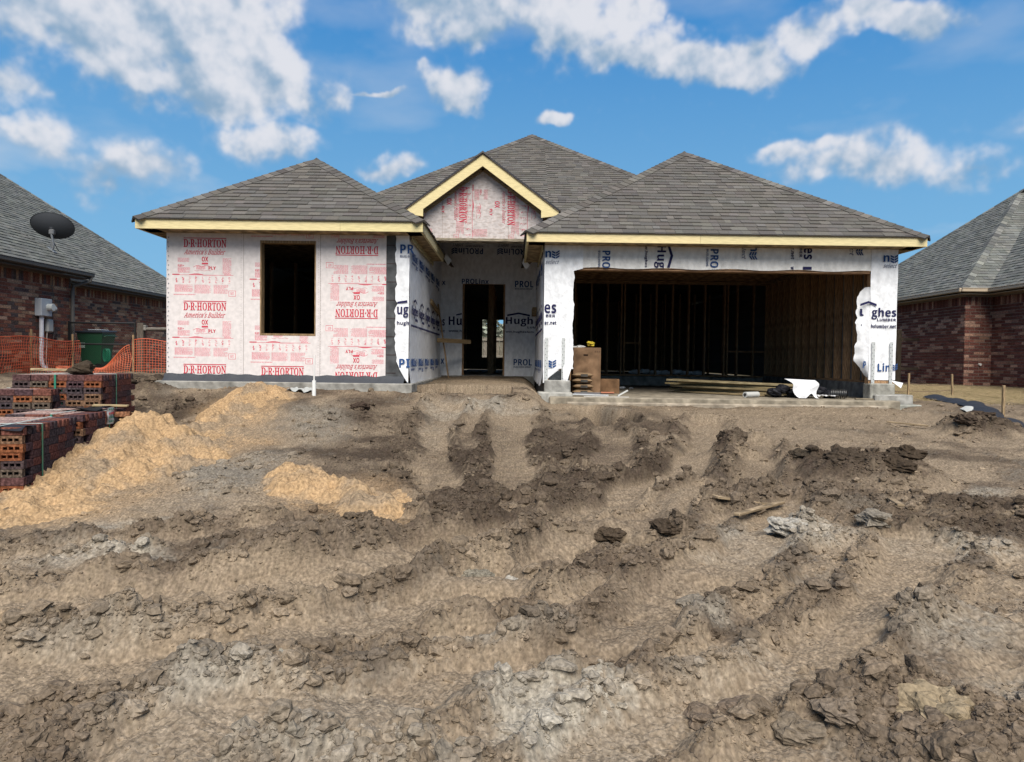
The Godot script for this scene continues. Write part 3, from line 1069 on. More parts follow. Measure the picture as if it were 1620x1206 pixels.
# ---------------------------------------------------------------- the house being built
const PINE := Color(0.70, 0.585, 0.32)
const STUD := Color(0.60, 0.365, 0.20)
const WRAP := Color(0.80, 0.81, 0.83)
const SHINGLES := [Color(0.205, 0.190, 0.172), Color(0.165, 0.153, 0.140), Color(0.240, 0.222, 0.200), Color(0.145, 0.133, 0.122), Color(0.190, 0.176, 0.160), Color(0.270, 0.250, 0.225), Color(0.180, 0.168, 0.153)]
const SLOPE := 0.675
func wing_roof(h: Node3D, x0: float, x1: float, zf: float, zb: float, pieces: Array, dk: Geo) -> void:   # hip-ended roof running back from the street
	var e := 2.47
	var r := (x1 - x0) / 2.0
	var xm := (x0 + x1) / 2.0
	var top := e + r * SLOPE
	var apex := V(xm, top, zf - r)
	var back := V(xm, top, zb)
	var front := [V(x0, e, zf), V(x1, e, zf), apex]
	var right := [V(x1, e, zf), V(x1, e, zb), back, apex]
	var left := [V(x0, e, zb), V(x0, e, zf), apex, back]
	for p in [front, right, left]:
		deck(dk, p, Color(0.33, 0.24, 0.15))
	shingle(front, SHINGLES, pieces)
	shingle(right, SHINGLES, pieces, 0.143, false)
	shingle(left, SHINGLES, pieces, 0.143, false)
	var nf := V(0, 1, SLOPE).normalized()
	hip_caps(h, V(x0, e, zf), apex, nf, V(-SLOPE, 1, 0).normalized(), SHINGLES)
	hip_caps(h, V(x1, e, zf), apex, nf, V(SLOPE, 1, 0).normalized(), SHINGLES)
	hip_caps(h, apex, back, V(-SLOPE, 1, 0).normalized(), V(SLOPE, 1, 0).normalized(), SHINGLES)
func eave(h: Node3D, a: Vector3, b: Vector3, inward: Vector3, wide: float, joint := -1.0) -> void:   # fascia, drip edge and soffit along an eave from a to b (top edge of the fascia)
	var t := (b - a).normalized()
	var cuts := [0.0, a.distance_to(b)]
	if joint > 0.0: cuts = [0.0, joint, a.distance_to(b)]
	for k in cuts.size() - 1:
		var g := Geo.new()
		g.beam(a + t * (cuts[k] + 0.001) + inward * 0.02 - V(0, 0.085, 0), a + t * (cuts[k + 1] - 0.001) + inward * 0.02 - V(0, 0.085, 0), 0.036, 0.155, vary(PINE, 0.03), 0.003)
		part(h, "fascia_board", g, M.pine)
	var d := Geo.new()
	d.beam(a - inward * 0.012 + V(0, -0.002, 0), b - inward * 0.012 + V(0, -0.002, 0), 0.022, 0.026, Color(0.015, 0.015, 0.017), 0.002)
	part(h, "drip_edge", d, M.metal)
	var s := Geo.new()
	var lo := (a + inward * 0.041).min(b + inward * wide)
	var hi := (a + inward * 0.041).max(b + inward * wide)
	s.span(V(lo.x, 2.312, lo.z), V(hi.x, 2.324, hi.z), Color(0.50, 0.37, 0.20))
	part(h, "soffit", s, M.wood)
func build_house() -> void:
	var h := thing("house", "unfinished single-storey house with printed sheathing, white wrap and grey shingle roof", "house", V(0.5, -0.3, -12.0))
	# ---- slabs
	var g := Geo.new()
	var conc := Color(0.40, 0.385, 0.35)
	g.cspan(V(-5.66, -0.75, -27.6), V(-1.58, -0.035, -11.86), 0.012, conc)
	part(h, "foundation", g, M.concrete)
	g = Geo.new()
	g.cspan(V(-1.60, -0.75, -27.6), V(0.52, -0.012, -17.2), 0.012, conc)
	g.cspan(V(0.50, -0.75, -27.6), V(6.55, -0.01, -18.9), 0.012, conc)
	part(h, "foundation", g, M.concrete)
	g = Geo.new()
	g.cspan(V(0.62, -0.75, -18.95), V(6.45, -0.235, -12.45), 0.02, Color(0.36, 0.31, 0.24))
	part(h, "garage_floor", g, M.concrete)
	g = Geo.new()
	g.cspan(V(0.9, -0.75, -12.6), V(6.2, -0.315, -12.33), 0.02, Color(0.42, 0.36, 0.28))
	part(h, "garage_apron", g, M.concrete)
	# stem walls of the garage and the concrete piers beside the opening
	g = Geo.new()
	g.cspan(V(6.28, -0.7, -18.8), V(6.48, 0.04, -12.95), 0.01, Color(0.27, 0.27, 0.27))
	part(h, "stem_wall", g, M.concrete)
	g = Geo.new()
	g.cspan(V(0.55, -0.7, -18.8), V(0.70, 0.04, -12.95), 0.01, Color(0.3, 0.3, 0.3))
	part(h, "stem_wall", g, M.concrete)
	for q in [[V(0.55, -0.6, -12.98), V(0.99, 0.03, -12.70)], [V(0.44, -0.7, -13.0), V(1.02, -0.17, -12.56)], [V(6.06, -0.6, -12.98), V(6.48, 0.045, -12.70)], [V(6.10, -0.6, -13.0), V(6.74, -0.14, -12.6)], [V(6.12, -0.75, -13.0), V(6.84, -0.30, -12.5)]]:
		g = Geo.new()
		g.cspan(q[0], q[1], 0.018, vary(Color(0.44, 0.43, 0.39), 0.08))
		part(h, "concrete_pier", g, M.concrete)
	# ---- roof
	var dk := Geo.new()
	var pieces := []
	wing_roof(h, -5.82, -1.40, -11.6, -18.2, pieces, dk)
	wing_roof(h, 0.21, 6.79, -12.4, -19.5, pieces, dk)
	var e := 2.47
	var zf := -15.2
	var apex := V(0.48, e + 6.3 * SLOPE, zf - 6.3)
	var back := V(0.48, apex.y, -27.9)
	var at_x := func(x: float, y: float) -> Vector3: return V(x, y, zf - (y - e) / SLOPE)
	var yl := 3.95
	var planes := [[V(-5.82, e, zf), V(-1.9, e, zf), at_x.call(-1.9, e + 3.92 * SLOPE)], [V(0.8, e, zf), V(6.78, e, zf), at_x.call(0.8, e + 5.98 * SLOPE)],
		[at_x.call(-1.9, yl), at_x.call(0.8, yl), at_x.call(0.8, apex.y - 0.32 * SLOPE), apex, at_x.call(-1.9, e + 3.92 * SLOPE)]]
	for p in planes:
		deck(dk, p, Color(0.33, 0.24, 0.15))
		shingle(p, SHINGLES, pieces)
	for p in [[V(6.78, e, zf), V(6.78, e, -28.3), V(6.78 - 6.3, apex.y, -28.3), apex], [V(-5.82, e, -28.3), V(-5.82, e, zf), apex, V(0.48, apex.y, -28.3)]]:
		deck(dk, p, Color(0.33, 0.24, 0.15))
		shingle(p, SHINGLES, pieces, 0.143, false)
	var nf := V(0, 1, SLOPE).normalized()
	hip_caps(h, V(-5.82, e, zf), apex, nf, V(-SLOPE, 1, 0).normalized(), SHINGLES)
	hip_caps(h, V(6.78, e, zf), apex, nf, V(SLOPE, 1, 0).normalized(), SHINGLES)
	hip_caps(h, apex, back, V(-SLOPE, 1, 0).normalized(), V(SLOPE, 1, 0).normalized(), SHINGLES)
	# gable over the entry
	var gx := -0.57
	var gs := 0.735
	var gt := 4.02
	var gw := 1.37
	var gl := [V(gx - gw, gt - gw * gs, -18.6), V(gx - gw, gt - gw * gs, -13.42), V(gx, gt, -13.42), V(gx, gt, -18.6)]
	var gr_ := [V(gx + gw, gt - gw * gs, -13.42), V(gx + gw, gt - gw * gs, -18.6), V(gx, gt, -18.6), V(gx, gt, -13.42)]
	for p in [gl, gr_]:
		deck(dk, p, Color(0.33, 0.24, 0.15))
		shingle(p, SHINGLES, pieces, 0.143, false)
	hip_caps(h, V(gx, gt, -13.42), V(gx, gt, -17.5), V(-gs, 1, 0).normalized(), V(gs, 1, 0).normalized(), SHINGLES)
	var roof := part(h, "roof", dk, M.wood)
	emit_pieces(roof, pieces, "shingle", "shingles", 300, M.shingle)
	# rakes of the gable: a wide board each side, its plumb-cut return and a dark drip edge
	for s in [-1.0, 1.0]:
		g = Geo.new()
		var t := 0.205
		var zr := -13.44
		var p := [V(gx, gt - 0.02, zr), V(gx, gt - 0.02 - t, zr), V(gx + s * (gw - 0.32), gt - 0.02 - t - (gw - 0.32) * gs, zr), V(gx + s * (gw - 0.32), gt - 0.02 - t - (gw - 0.32) * gs - 0.13, zr), V(gx + s * (gw - 0.04), gt - 0.02 - (gw - 0.04) * gs - 0.09, zr), V(gx + s * gw, gt - 0.02 - gw * gs, zr)]
		var tri_list := [[0, 1, 2], [0, 2, 5], [2, 3, 4], [2, 4, 5]]
		for q in tri_list:
			var a: Vector3 = p[q[0]]; var b: Vector3 = p[q[1]]; var d: Vector3 = p[q[2]]
			if (b - a).cross(d - a).z < 0:
				var sw := b
				b = d; d = sw
			g.prism([a - V(0, 0, 0.036), b - V(0, 0, 0.036), d - V(0, 0, 0.036)], V(0, 0, 0.036), PINE)
		part(h, "rake_board", g, M.pine)
		g = Geo.new()
		g.beam(V(gx, gt + 0.004, zr + 0.014), V(gx + s * (gw + 0.01), gt + 0.004 - gw * gs, zr + 0.014), 0.02, 0.03, Color(0.015, 0.015, 0.017), 0.002)
		part(h, "drip_edge", g, M.metal)
		g = Geo.new()
		g.beam(V(gx, gt - 0.20, -13.66), V(gx + s * (gw - 0.30), gt - 0.20 - (gw - 0.30) * gs, -13.66), 0.03, 0.10, Color(0.42, 0.31, 0.18), 0.003)
		part(h, "frieze_board", g, M.wood)
		g = Geo.new()
		var a0 := V(gx, gt - 0.12, -13.475)
		var b0 := V(gx + s * (gw - 0.3), gt - 0.12 - (gw - 0.3) * gs, -13.475)
		g.quad(a0, b0, b0 - V(0, 0, 0.24), a0 - V(0, 0, 0.24), Color(0.5, 0.37, 0.2))
		part(h, "soffit", g, M.wood)
	# gable sheathing: three boards, print turned on its side
	var gy0 := 2.555
	var xs := [-1.64, -1.30, -0.10, 0.52]
	for k in 3:
		g = Geo.new()
		var ring := [Vector2(xs[k] + 0.002, gy0), Vector2(xs[k + 1] - 0.002, gy0), Vector2(xs[k + 1] - 0.002, 5), Vector2(xs[k] + 0.002, 5)]
		var yy := gt - 0.16
		var c := clip(ring, [Vector2(gx - gw, gy0 - 0.1), Vector2(gx + gw, gy0 - 0.1), Vector2(gx + gw, yy - gw * gs), Vector2(gx, yy), Vector2(gx - gw, yy - gw * gs)])
		for i in range(1, c.size() - 1):
			var p3 := []
			var t3 := []
			for q in [c[0], c[i], c[i + 1]]:
				p3.append(V(q.x, q.y, -13.70))
				t3.append(Vector2((3.62 - q.y) / 1.22, 0.76 - (q.x + 0.92)))
			g.v.append(p3[0]); g.v.append(p3[2]); g.v.append(p3[1])
			g.uv.append(t3[0]); g.uv.append(t3[2]); g.uv.append(t3[1])
			for j in 3:
				g.n.append(V(0, 0, 1)); g.c.append(Color(0.72, 0.70, 0.70))
		var pn := part(h, "sheathing_panel", g, M.gable)
		g = Geo.new()
		if k == 1:
			for q in [[-0.93, 3.16], [-0.06, 3.12]]:
				text(g, "D·R·HORTON", "serif", V(q[0], q[1], -13.70), V(0, -1, 0), V(1, 0, 0), 0.64, 0.125, Color(0.42, 0.03, 0.055))
				g.quad(V(q[0] + 0.07, q[1] - 0.32, -13.697), V(q[0] + 0.078, q[1] - 0.32, -13.697), V(q[0] + 0.078, q[1] + 0.32, -13.697), V(q[0] + 0.07, q[1] + 0.32, -13.697), Color(0.42, 0.05, 0.07))
				text(g, "America's Builder", "script", V(q[0] - 0.125, q[1], -13.70), V(0, -1, 0), V(1, 0, 0), 0.58, 0.06, Color(0.42, 0.08, 0.1))
				text(g, "OX", "sans", V(q[0] - 0.25, q[1] + 0.05, -13.70), V(0, -1, 0), V(1, 0, 0), 0.12, 0.09, Color(0.45, 0.05, 0.08))
				text(g, "PLY", "sans", V(q[0] - 0.36, q[1] - 0.09, -13.70), V(0, -1, 0), V(1, 0, 0), 0.12, 0.05, Color(0.45, 0.05, 0.08))
			part(pn, "lettering", g, M.ink)
	g = Geo.new()
	g.cspan(V(-1.66, 2.50, -13.90), V(0.54, 2.552, -13.66), 0.004, Color(0.42, 0.36, 0.27))
	part(h, "entry_header", g, M.wood)
	g = Geo.new()
	g.span(V(-1.64, 2.552, -13.78), V(0.52, 3.0, -13.71), STUD)
	part(h, "gable_framing", g, M.wood)
	# ---- eaves of the wings
	eave(h, V(-5.82, e, -11.6), V(-1.40, e, -11.6), V(0, 0, -1), 0.41, 3.15)
	eave(h, V(-1.40, e, -11.62), V(-1.40, e, -15.1), V(-1, 0, 0), 0.26)
	eave(h, V(-5.82, e, -11.62), V(-5.82, e, -15.2), V(1, 0, 0), 0.30)
	eave(h, V(-5.82, e, -15.2), V(-5.82, e, -28.2), V(1, 0, 0), 0.30)
	eave(h, V(0.21, e, -12.4), V(6.79, e, -12.4), V(0, 0, -1), 0.41, 2.85)
	eave(h, V(0.21, e, -12.42), V(0.21, e, -15.1), V(1, 0, 0), 0.31)
	eave(h, V(6.79, e, -12.42), V(6.79, e, -28.2), V(-1, 0, 0), 0.28)
	for q in [[-1.62, -11.98], [0.50, -12.78]]:   # ledger strip under the entry-side soffits
		g = Geo.new()
		g.cspan(V(q[0] - 0.02 if q[0] > 0 else q[0], 2.22, -15.1), V(q[0] if q[0] > 0 else q[0] + 0.02, 2.309, q[1]), 0.003, PINE)
		part(h, "ledger_strip", g, M.wood)
	# ---- left wing: sheathing boards, window opening
	var zw := -12.0
	var wx0 := -4.03
	var wx1 := -3.14
	var wy0 := 0.70
	var wy1 := 2.21
	var edges := [-5.52, -4.29, -3.07, -2.02]
	for k in 3:
		g = Geo.new()
		var x0: float = edges[k] + 0.002
		var x1: float = edges[k + 1] - 0.002
		var rects := [[x0, 0.0, x1, 2.33]]
		if k == 1: rects = [[x0, 0.0, wx0, 2.33], [wx1, 0.0, x1, 2.33], [wx0, 0.0, wx1, wy0], [wx0, wy1, wx1, 2.33]]
		for r in rects:
			var t := []
			for q in [[r[0], r[1]], [r[2], r[1]], [r[2], r[3]], [r[0], r[3]]]:
				var uu: float = (q[0] - edges[k]) / 1.22
				var vv: float = 2.245 - q[1] - (1.02 if k == 1 else 0.0) * 0.06
				t.append(Vector2(uu, vv) if k < 2 else Vector2(1.0 - uu - 0.02, -(2.245 - q[1]) + 0.30))
			g.quad_uv([V(r[0], r[1], zw), V(r[2], r[1], zw), V(r[2], r[3], zw), V(r[0], r[3], zw)], t, Color(0.77, 0.765, 0.77))
			g.span(V(r[0], r[1], zw - 0.018), V(r[2], r[3], zw - 0.003), Color(0.35, 0.26, 0.17))
		var pn := part(h, "sheathing_panel", g, M.board)
		g = Geo.new()
		var R := Vector3.RIGHT
		var U := Vector3.UP
		var z := zw
		if k == 2:
			R = -R; U = -U
		for row in 3:
			var cx: float = [-4.905, -3.665, -2.49][k]
			var cy: float = ([2.15, 1.15, 0.145][row]) if k == 0 else (0.13 if k == 1 else [2.075, 1.075, 0.075][row])
			if k == 1 and row > 0: break
			text(g, "D·R·HORTON", "serif", V(cx, cy, z), R, U, 0.68, 0.125, RED)
			g.quad(V(cx - 0.34, cy + 0.082 * U.y - 0.006, z + 0.003), V(cx + 0.34, cy + 0.082 * U.y - 0.006, z + 0.003), V(cx + 0.34, cy + 0.082 * U.y + 0.006, z + 0.003), V(cx - 0.34, cy + 0.082 * U.y + 0.006, z + 0.003), RED)
			if cy - 0.13 * U.y > 0.09:
				text(g, "America's Builder", "script", V(cx, cy - 0.135 * U.y, z), R, U, 0.64, 0.085, RED)
			if cy - 0.24 * U.y > 0.1 and cy - 0.3 * U.y < 2.3:
				text(g, "OX", "sans", V(cx, cy - 0.25 * U.y, z), R, U, 0.10, 0.075, RED)
				g.quad(V(cx - 0.05, cy - 0.32 * U.y - 0.014, z + 0.003), V(cx + 0.05, cy - 0.32 * U.y - 0.014, z + 0.003), V(cx + 0.05, cy - 0.32 * U.y + 0.014, z + 0.003), V(cx - 0.05, cy - 0.32 * U.y + 0.014, z + 0.003), Color(0.5, 0.06, 0.09))
				text(g, "PLY", "sans", V(cx + 0.115 * R.x, cy - 0.39 * U.y, z), R, U, 0.115, 0.052, RED)
		part(pn, "lettering", g, M.ink)
	# nails along the outer corner of the boards
	g = Geo.new()
	for k in 30:
		g.box(Transform3D(Basis(), V(-5.495 + (0.012 if k % 2 else 0.0), 0.12 + k * 0.073, zw + 0.002)), V(0.014, 0.02, 0.006), Color(0.2, 0.2, 0.22))
	part(h, "nail_row", g, M.metal)
	g = Geo.new()
	g.span(V(-2.018, 0.0, zw - 0.012), V(-1.70, 2.33, zw - 0.002), Color(0.115, 0.118, 0.125))
	for y in range(8):
		g.span(V(-2.016, 0.12 + y * 0.29, zw - 0.002), V(-1.86, 0.135 + y * 0.29, zw + 0.0005), Color(0.075, 0.06, 0.062))
	part(h, "grey_sheathing_strip", g, M.card)
	# window rough opening
	g = Geo.new()
	var fr := Color(0.46, 0.31, 0.17)
	g.cspan(V(wx0, wy0, -12.15), V(wx0 + 0.022, wy1, -12.0), 0.002, fr)
	g.cspan(V(wx1 - 0.022, wy0, -12.15), V(wx1, wy1, -12.0), 0.002, fr)
	g.cspan(V(wx0 + 0.022, wy1 - 0.04, -12.15), V(wx1 - 0.022, wy1, -12.001), 0.002, fr)
	g.cspan(V(wx0 + 0.022, wy0, -12.15), V(wx1 - 0.022, wy0 + 0.035, -12.001), 0.002, fr)
	part(h, "window_opening_frame", g, M.wood_up)
	# dark flashing along the foot of the boards, slightly wavy
	var fl := []
	for i in 3:
		var row := []
		for k in 60:
			var x := lerpf(-5.55, -1.72, k / 59.0)
			var wv := 0.008 * sin(k * 1.3) + 0.006 * sin(k * 0.47)
			row.append(V(x, [-0.055, 0.01, 0.075][i] + (0.4 * wv if i == 0 else wv), zw + [0.13, 0.03, 0.006][i] + wv * 0.4))
		fl.append(row)
	g = Geo.new()
	g.grid(fl, Color(0.045, 0.05, 0.058), V(0, 0, -0.004))
	part(h, "base_flashing", g, M.film)
	# ---- house wrap
	var wr := []
	for i in 40:   # ragged strip at the wing's corner, front side
		var y := lerpf(-0.05, 2.33, i / 39.0)
		var x: float = -1.875 + 0.035 * tn[1].get_noise_2d(y * 1.5, 3.0) + 0.03 * tn[2].get_noise_2d(y, 7.0) + (0.035 if y > 1.2 and y < 1.28 else 0.0)
		if y < 0.45: x += 0.22 * pow((0.45 - y) / 0.5, 1.6)
		var row := []
		for k in 5:
			row.append(V(lerpf(x, -1.655, k / 4.0), y, zw + 0.012 + 0.006 * sin(y * 7.0 + k) + (0.05 * (0.4 - y) if y < 0.4 else 0.0)))
		wr.append(row)
	g = Geo.new()
	g.grid(wr, WRAP, V(0, 0, -0.003))
	var wp := part(h, "house_wrap", g, M.wrap)
	var R := Vector3.RIGHT
	var U := Vector3.UP
	g = Geo.new()
	text(g, "PR", "sans", V(-1.80, 2.10, zw + 0.022), R, U, 0.0, 0.14, BLUE, -1)
	text(g, "BUILD", "sans", V(-1.80, 1.985, zw + 0.022), R, U, 0.15, 0.035, GREYINK, -1)
	text(g, "ug", "sans", V(-1.84, 1.10, zw + 0.022), R, U, 0.18, 0.17, NAVY, -1)
	g.quad(V(-1.84, 1.235, zw + 0.024), V(-1.68, 1.255, zw + 0.024), V(-1.68, 1.29, zw + 0.024), V(-1.84, 1.265, zw + 0.024), NAVY)
	text(g, "hugh", "sans", V(-1.84, 0.92, zw + 0.022), R, U, 0.19, 0.075, NAVY, -1)
	text(g, "PI", "sans", V(-1.80, 0.29, zw + 0.030), R, U, 0.0, 0.14, BLUE, -1)
	part(wp, "lettering", g, M.ink)
	# entry side walls and back wall
	for s in [0, 1]:
		var x: float = -1.652 if s == 0 else 0.522
		var zs: float = -12.0 if s == 0 else -12.8
		var row_ := []
		for i in 12:
			var row := []
			for k in 30:
				var y := lerpf(-0.06 if i > 0 else -0.06 + 0.03 * sin(k * 0.9), 3.02, i / 11.0)
				var kk: float = k if s == 0 else 29 - k
				row.append(V(x + (0.008 * sin(k * 0.8 + i * 0.5) + (0.04 if i == 0 else 0.0)) * (1.0 if s == 0 else -1.0), y if zs - (kk / 29.0) * (17.3 + zs) < -13.8 else minf(y, 2.32), zs - kk / 29.0 * (17.3 + zs)))
			row_.append(row)
		g = Geo.new()
		g.grid(row_, WRAP, V(-0.004 if s == 0 else 0.004, 0, 0))
		wp = part(h, "house_wrap", g, M.wrap)
		g = Geo.new()
		var rt := V(0, 0, -1) if s == 0 else V(0, 0, 1)
		var xt: float = x + (0.02 if s == 0 else -0.02)
		for k in 5:
			var z := -12.55 - k * 0.95 if s == 0 else -13.35 - k * 0.92
			if z < -16.9: continue
			hughes(g, V(xt, 1.13, z), rt, U)
			pro(g, V(xt, 2.02, z + (0.4 if s == 0 else -0.4)), rt, U, k % 2 == 0)
			pro(g, V(xt, 0.30, z + (0.4 if s == 0 else -0.4)), rt, U, k % 2 == 1)
		part(wp, "lettering", g, M.ink)
		g = Geo.new()
		if s == 0: g.span(V(-1.80, 0.0, -17.28), V(-1.66, 3.2, -13.8), STUD); g.span(V(-1.80, 0.0, -13.8), V(-1.66, 2.33, -12.02), STUD)
		else: g.span(V(0.53, 0.0, -17.28), V(0.66, 3.2, -13.8), STUD); g.span(V(0.53, 0.0, -13.8), V(0.66, 2.33, -12.82), STUD)
		part(h, "wall", g, M.wood_up)
	var zb := -17.3
	var doorx0 := -1.16
	var doorx1 := -0.18
	var sheet := func(x0: float, y0: float, x1: float, y1: float, ragged: bool) -> Geo:
		var gg := Geo.new()
		var rows := []
		for i in 14:
			var row := []
			for k in 10:
				var y := lerpf(y0, y1, i / 13.0)
				if ragged and i == 0: y += 0.02 * sin(k * 1.7)
				row.append(V(lerpf(x0, x1, k / 9.0), y, zb + 0.014 + 0.006 * sin(k * 0.9 + i * 0.7)))
			rows.append(row)
		gg.grid(rows, WRAP, V(0, 0, -0.004))
		return gg
	g = sheet.call(-1.66, -0.03, doorx0, 2.47, true)
	g.add(sheet.call(doorx1, -0.03, 0.53, 2.47, true))
	g.add(sheet.call(doorx0, 2.09, doorx1, 2.47, false))
	wp = part(h, "house_wrap", g, M.wrap)
	var zt := zb + 0.024
	g = Geo.new()
	text(g, "Linx", "sans", V(-1.55, 2.12, zt), R, U, 0.0, 0.12, BLUE, 1)
	text(g, "PROLinx", "sans", V(-1.18, 2.15, zt), R, U, 0.62, 0.12, BLUE, -1)
	text(g, "PROL", "sans", V(0.04, 2.10, zt), R, U, 0.42, 0.145, BLUE, -1)
	text(g, "BUILDING WRAP", "sans", V(0.04, 1.99, zt), R, U, 0.40, 0.035, GREYINK, -1)
	text(g, "Hu", "sans", V(-1.47, 1.24, zt), R, U, 0.30, 0.20, NAVY, -1)
	g.quad(V(-1.30, 1.36, zt + 0.002), V(-1.17, 1.385, zt + 0.002), V(-1.17, 1.42, zt + 0.002), V(-1.30, 1.39, zt + 0.002), NAVY)
	text(g, "www.h", "sans", V(-1.47, 1.01, zt), R, U, 0.30, 0.055, NAVY, -1)
	text(g, "es", "sans", V(-1.56, 1.20, zt), R, U, 0.14, 0.15, NAVY, 1)
	text(g, "net", "sans", V(-1.56, 1.0, zt), R, U, 0.12, 0.055, NAVY, 1)
	text(g, "Hugh", "sans", V(-0.16, 1.24, zt), R, U, 0.62, 0.22, NAVY, -1)
	roofmark(g, V(0.13, 1.41, zt), R, U, 0.26)
	text(g, "LUM", "sans", V(0.34, 1.11, zt), R, U, 0.2, 0.045, NAVY, -1)
	text(g, "ww.hugheslum", "sans", V(-0.16, 1.0, zt), R, U, 0.64, 0.06, NAVY, -1)
	text(g, "PROL", "sans", V(0.03, 0.31, zt), R, U, 0.42, 0.145, BLUE, -1)
	text(g, "BUILDING WRAP", "sans", V(0.03, 0.20, zt), R, U, 0.40, 0.035, GREYINK, -1)
	text(g, "nx", "sans", V(-1.56, 0.31, zt), R, U, 0.18, 0.12, BLUE, 1)
	part(wp, "lettering", g, M.ink)
	g = Geo.new()   # upper sheet, hung upside down, its lower edge lapping the one below
	var up_rows := []
	for i in 8:
		var row := []
		for k in 16:
			row.append(V(lerpf(-1.66, 0.53, k / 15.0), lerpf(2.44, 3.75, i / 7.0), zb + 0.024 + 0.005 * sin(k * 0.8 + i)))
		up_rows.append(row)
	g.grid(up_rows, WRAP, V(0, 0, -0.004))
	wp = part(h, "house_wrap", g, M.wrap)
	g = Geo.new()
	for x in [-0.70, 0.34]:
		pro(g, V(x, 2.83, zt + 0.012), -R, -U)
	part(wp, "lettering", g, M.ink)
	g = Geo.new()
	g.span(V(-1.66, -0.01, zb - 0.14), V(doorx0, 3.7, zb), STUD); g.span(V(doorx1, -0.01, zb - 0.14), V(0.53, 3.7, zb), STUD); g.span(V(doorx0, 2.09, zb - 0.14), V(doorx1, 3.7, zb), STUD)
	part(h, "wall", g, M.wood_up)
	g = Geo.new()
	g.cspan(V(doorx0, 0.0, zb - 0.14), V(doorx0 + 0.04, 2.09, zb - 0.02), 0.002, STUD); g.cspan(V(doorx1 - 0.04, 0.0, zb - 0.14), V(doorx1, 2.09, zb - 0.02), 0.002, STUD)
	part(h, "door_opening_frame", g, M.wood_up)
	# garage front: header wrap, piers
	var zg := -12.8
	var ox0 := 1.02
	var ox1 := 6.06
	var oy := 1.94
	var wrap_sheet := func(cols: Array, ys: Array, col: Color) -> Geo:   # cols: functions of y for the two side edges
		var gg := Geo.new()
		var rows := []
		for y in ys:
			var row := []
			for k in 9:
				var xa: float = cols[0].call(y)
				var xb: float = cols[1].call(y)
				var zz := 0.0
				if cols.size() > 2: zz = cols[2].call(y, k / 8.0)
				row.append(V(lerpf(xa, xb, k / 8.0), y, zg + 0.012 + zz + 0.005 * sin(k * 1.1 + y * 6.0)))
			rows.append(row)
		gg.grid(rows, col, V(0, 0, -0.003))
		return gg
	var ys := []
	for i in 60:
		ys.append(lerpf(-0.06, 2.33, i / 59.0))
	# left pier and its torn flap hanging into the opening
	g = wrap_sheet.call([func(y): return 0.525 + (0.10 * (0.1 - y) / 0.15 if y < 0.1 else 0.0), func(y): return (1.022 + 0.03 * tn[1].get_noise_2d(y * 1.3, 9.0) + 0.015 * tn[2].get_noise_2d(y, 1.0)) if y < 1.9 else 1.18, func(y, t): return (0.06 * t * t * (1.6 - y) if y < 1.6 else 0.0) * 0.5], ys.filter(func(y): return y > 0.22), WRAP)
	g.add(wrap_sheet.call([func(y): return 0.86 + 0.10 * clampf((0.0 - y) / 0.1, 0, 1), func(y): return 1.02 - 0.12 * clampf((0.3 - y) / 0.4, 0, 1), func(_y, t): return 0.05 + 0.03 * t], ys.filter(func(y): return y < 0.30), WRAP))
	g.add(wrap_sheet.call([func(_y): return 0.525, func(y): return 0.60 + 0.25 * clampf((y - 0.05) / 0.2, 0, 1)], ys.filter(func(y): return y < 0.27 and y > -0.03), WRAP))
	wp = part(h, "house_wrap", g, M.wrap)
	g = Geo.new()
	text(g, "n", "sans", V(0.585, 2.16, zg + 0.022), R, U, 0.10, 0.11, BLUE)
	chevrons(g, V(0.71, 2.16, zg + 0.02), R, U, 0.14)
	text(g, "select", "script", V(0.66, 2.03, zg + 0.022), R, U, 0.22, 0.07, GREYINK)
	text(g, "es", "sans", V(0.635, 1.24, zg + 0.022), R, U, 0.20, 0.15, NAVY)
	text(g, "BER", "sans", V(0.64, 1.12, zg + 0.022), R, U, 0.16, 0.045, NAVY)
	text(g, "er.net", "sans", V(0.64, 1.0, zg + 0.022), R, U, 0.20, 0.06, NAVY)
	chevrons(g, V(0.68, 0.31, zg + 0.022), R, U, 0.14)
	part(wp, "lettering", g, M.ink)
	g = Geo.new()
	g.prism([V(0.62, 0.03, zg - 0.002), V(0.98, 0.03, zg - 0.002), V(0.98, 0.27, zg - 0.002), V(0.62, 0.12, zg - 0.002)], V(0, 0, 0.004), Color(0.03, 0.033, 0.038))
	part(h, "black_membrane", g, M.film)
	# right pier with the flap curling back
	g = wrap_sheet.call([func(_y): return ox1, func(_y): return 6.515], ys.filter(func(y): return y > 0.09), WRAP)
	g.add(wrap_sheet.call([func(y): return 5.87 + 0.05 * tn[1].get_noise_2d(y, 15.0) + 0.04 * tn[2].get_noise_2d(y, 4.0) + (0.24 * pow(clampf((0.5 - y) / 0.42, 0, 1), 1.5)) + (0.2 * clampf((y - 1.50) / 0.2, 0, 1)), func(_y): return ox1, func(y, t): return -0.10 * (1.0 - t) * (1.0 + 0.4 * sin(y * 5.0))], ys.filter(func(y): return y > 0.07 and y < 1.72), WRAP))
	g.tri(V(6.43, 0.10, zg + 0.03), V(6.58, -0.03, zg + 0.09), V(6.62, 0.06, zg + 0.08), WRAP)
	wp = part(h, "house_wrap", g, M.wrap)
	g = Geo.new()
	text(g, "n", "sans", V(6.31, 2.16, zg + 0.022), R, U, 0.10, 0.11, BLUE)
	chevrons(g, V(6.44, 2.16, zg + 0.022), R, U, 0.14)
	text(g, "select", "script", V(6.38, 2.04, zg + 0.022), R, U, 0.22, 0.07, GREYINK)
	text(g, "ghes", "sans", V(6.08, 1.23, zg + 0.022), R, U, 0.42, 0.20, NAVY, -1)
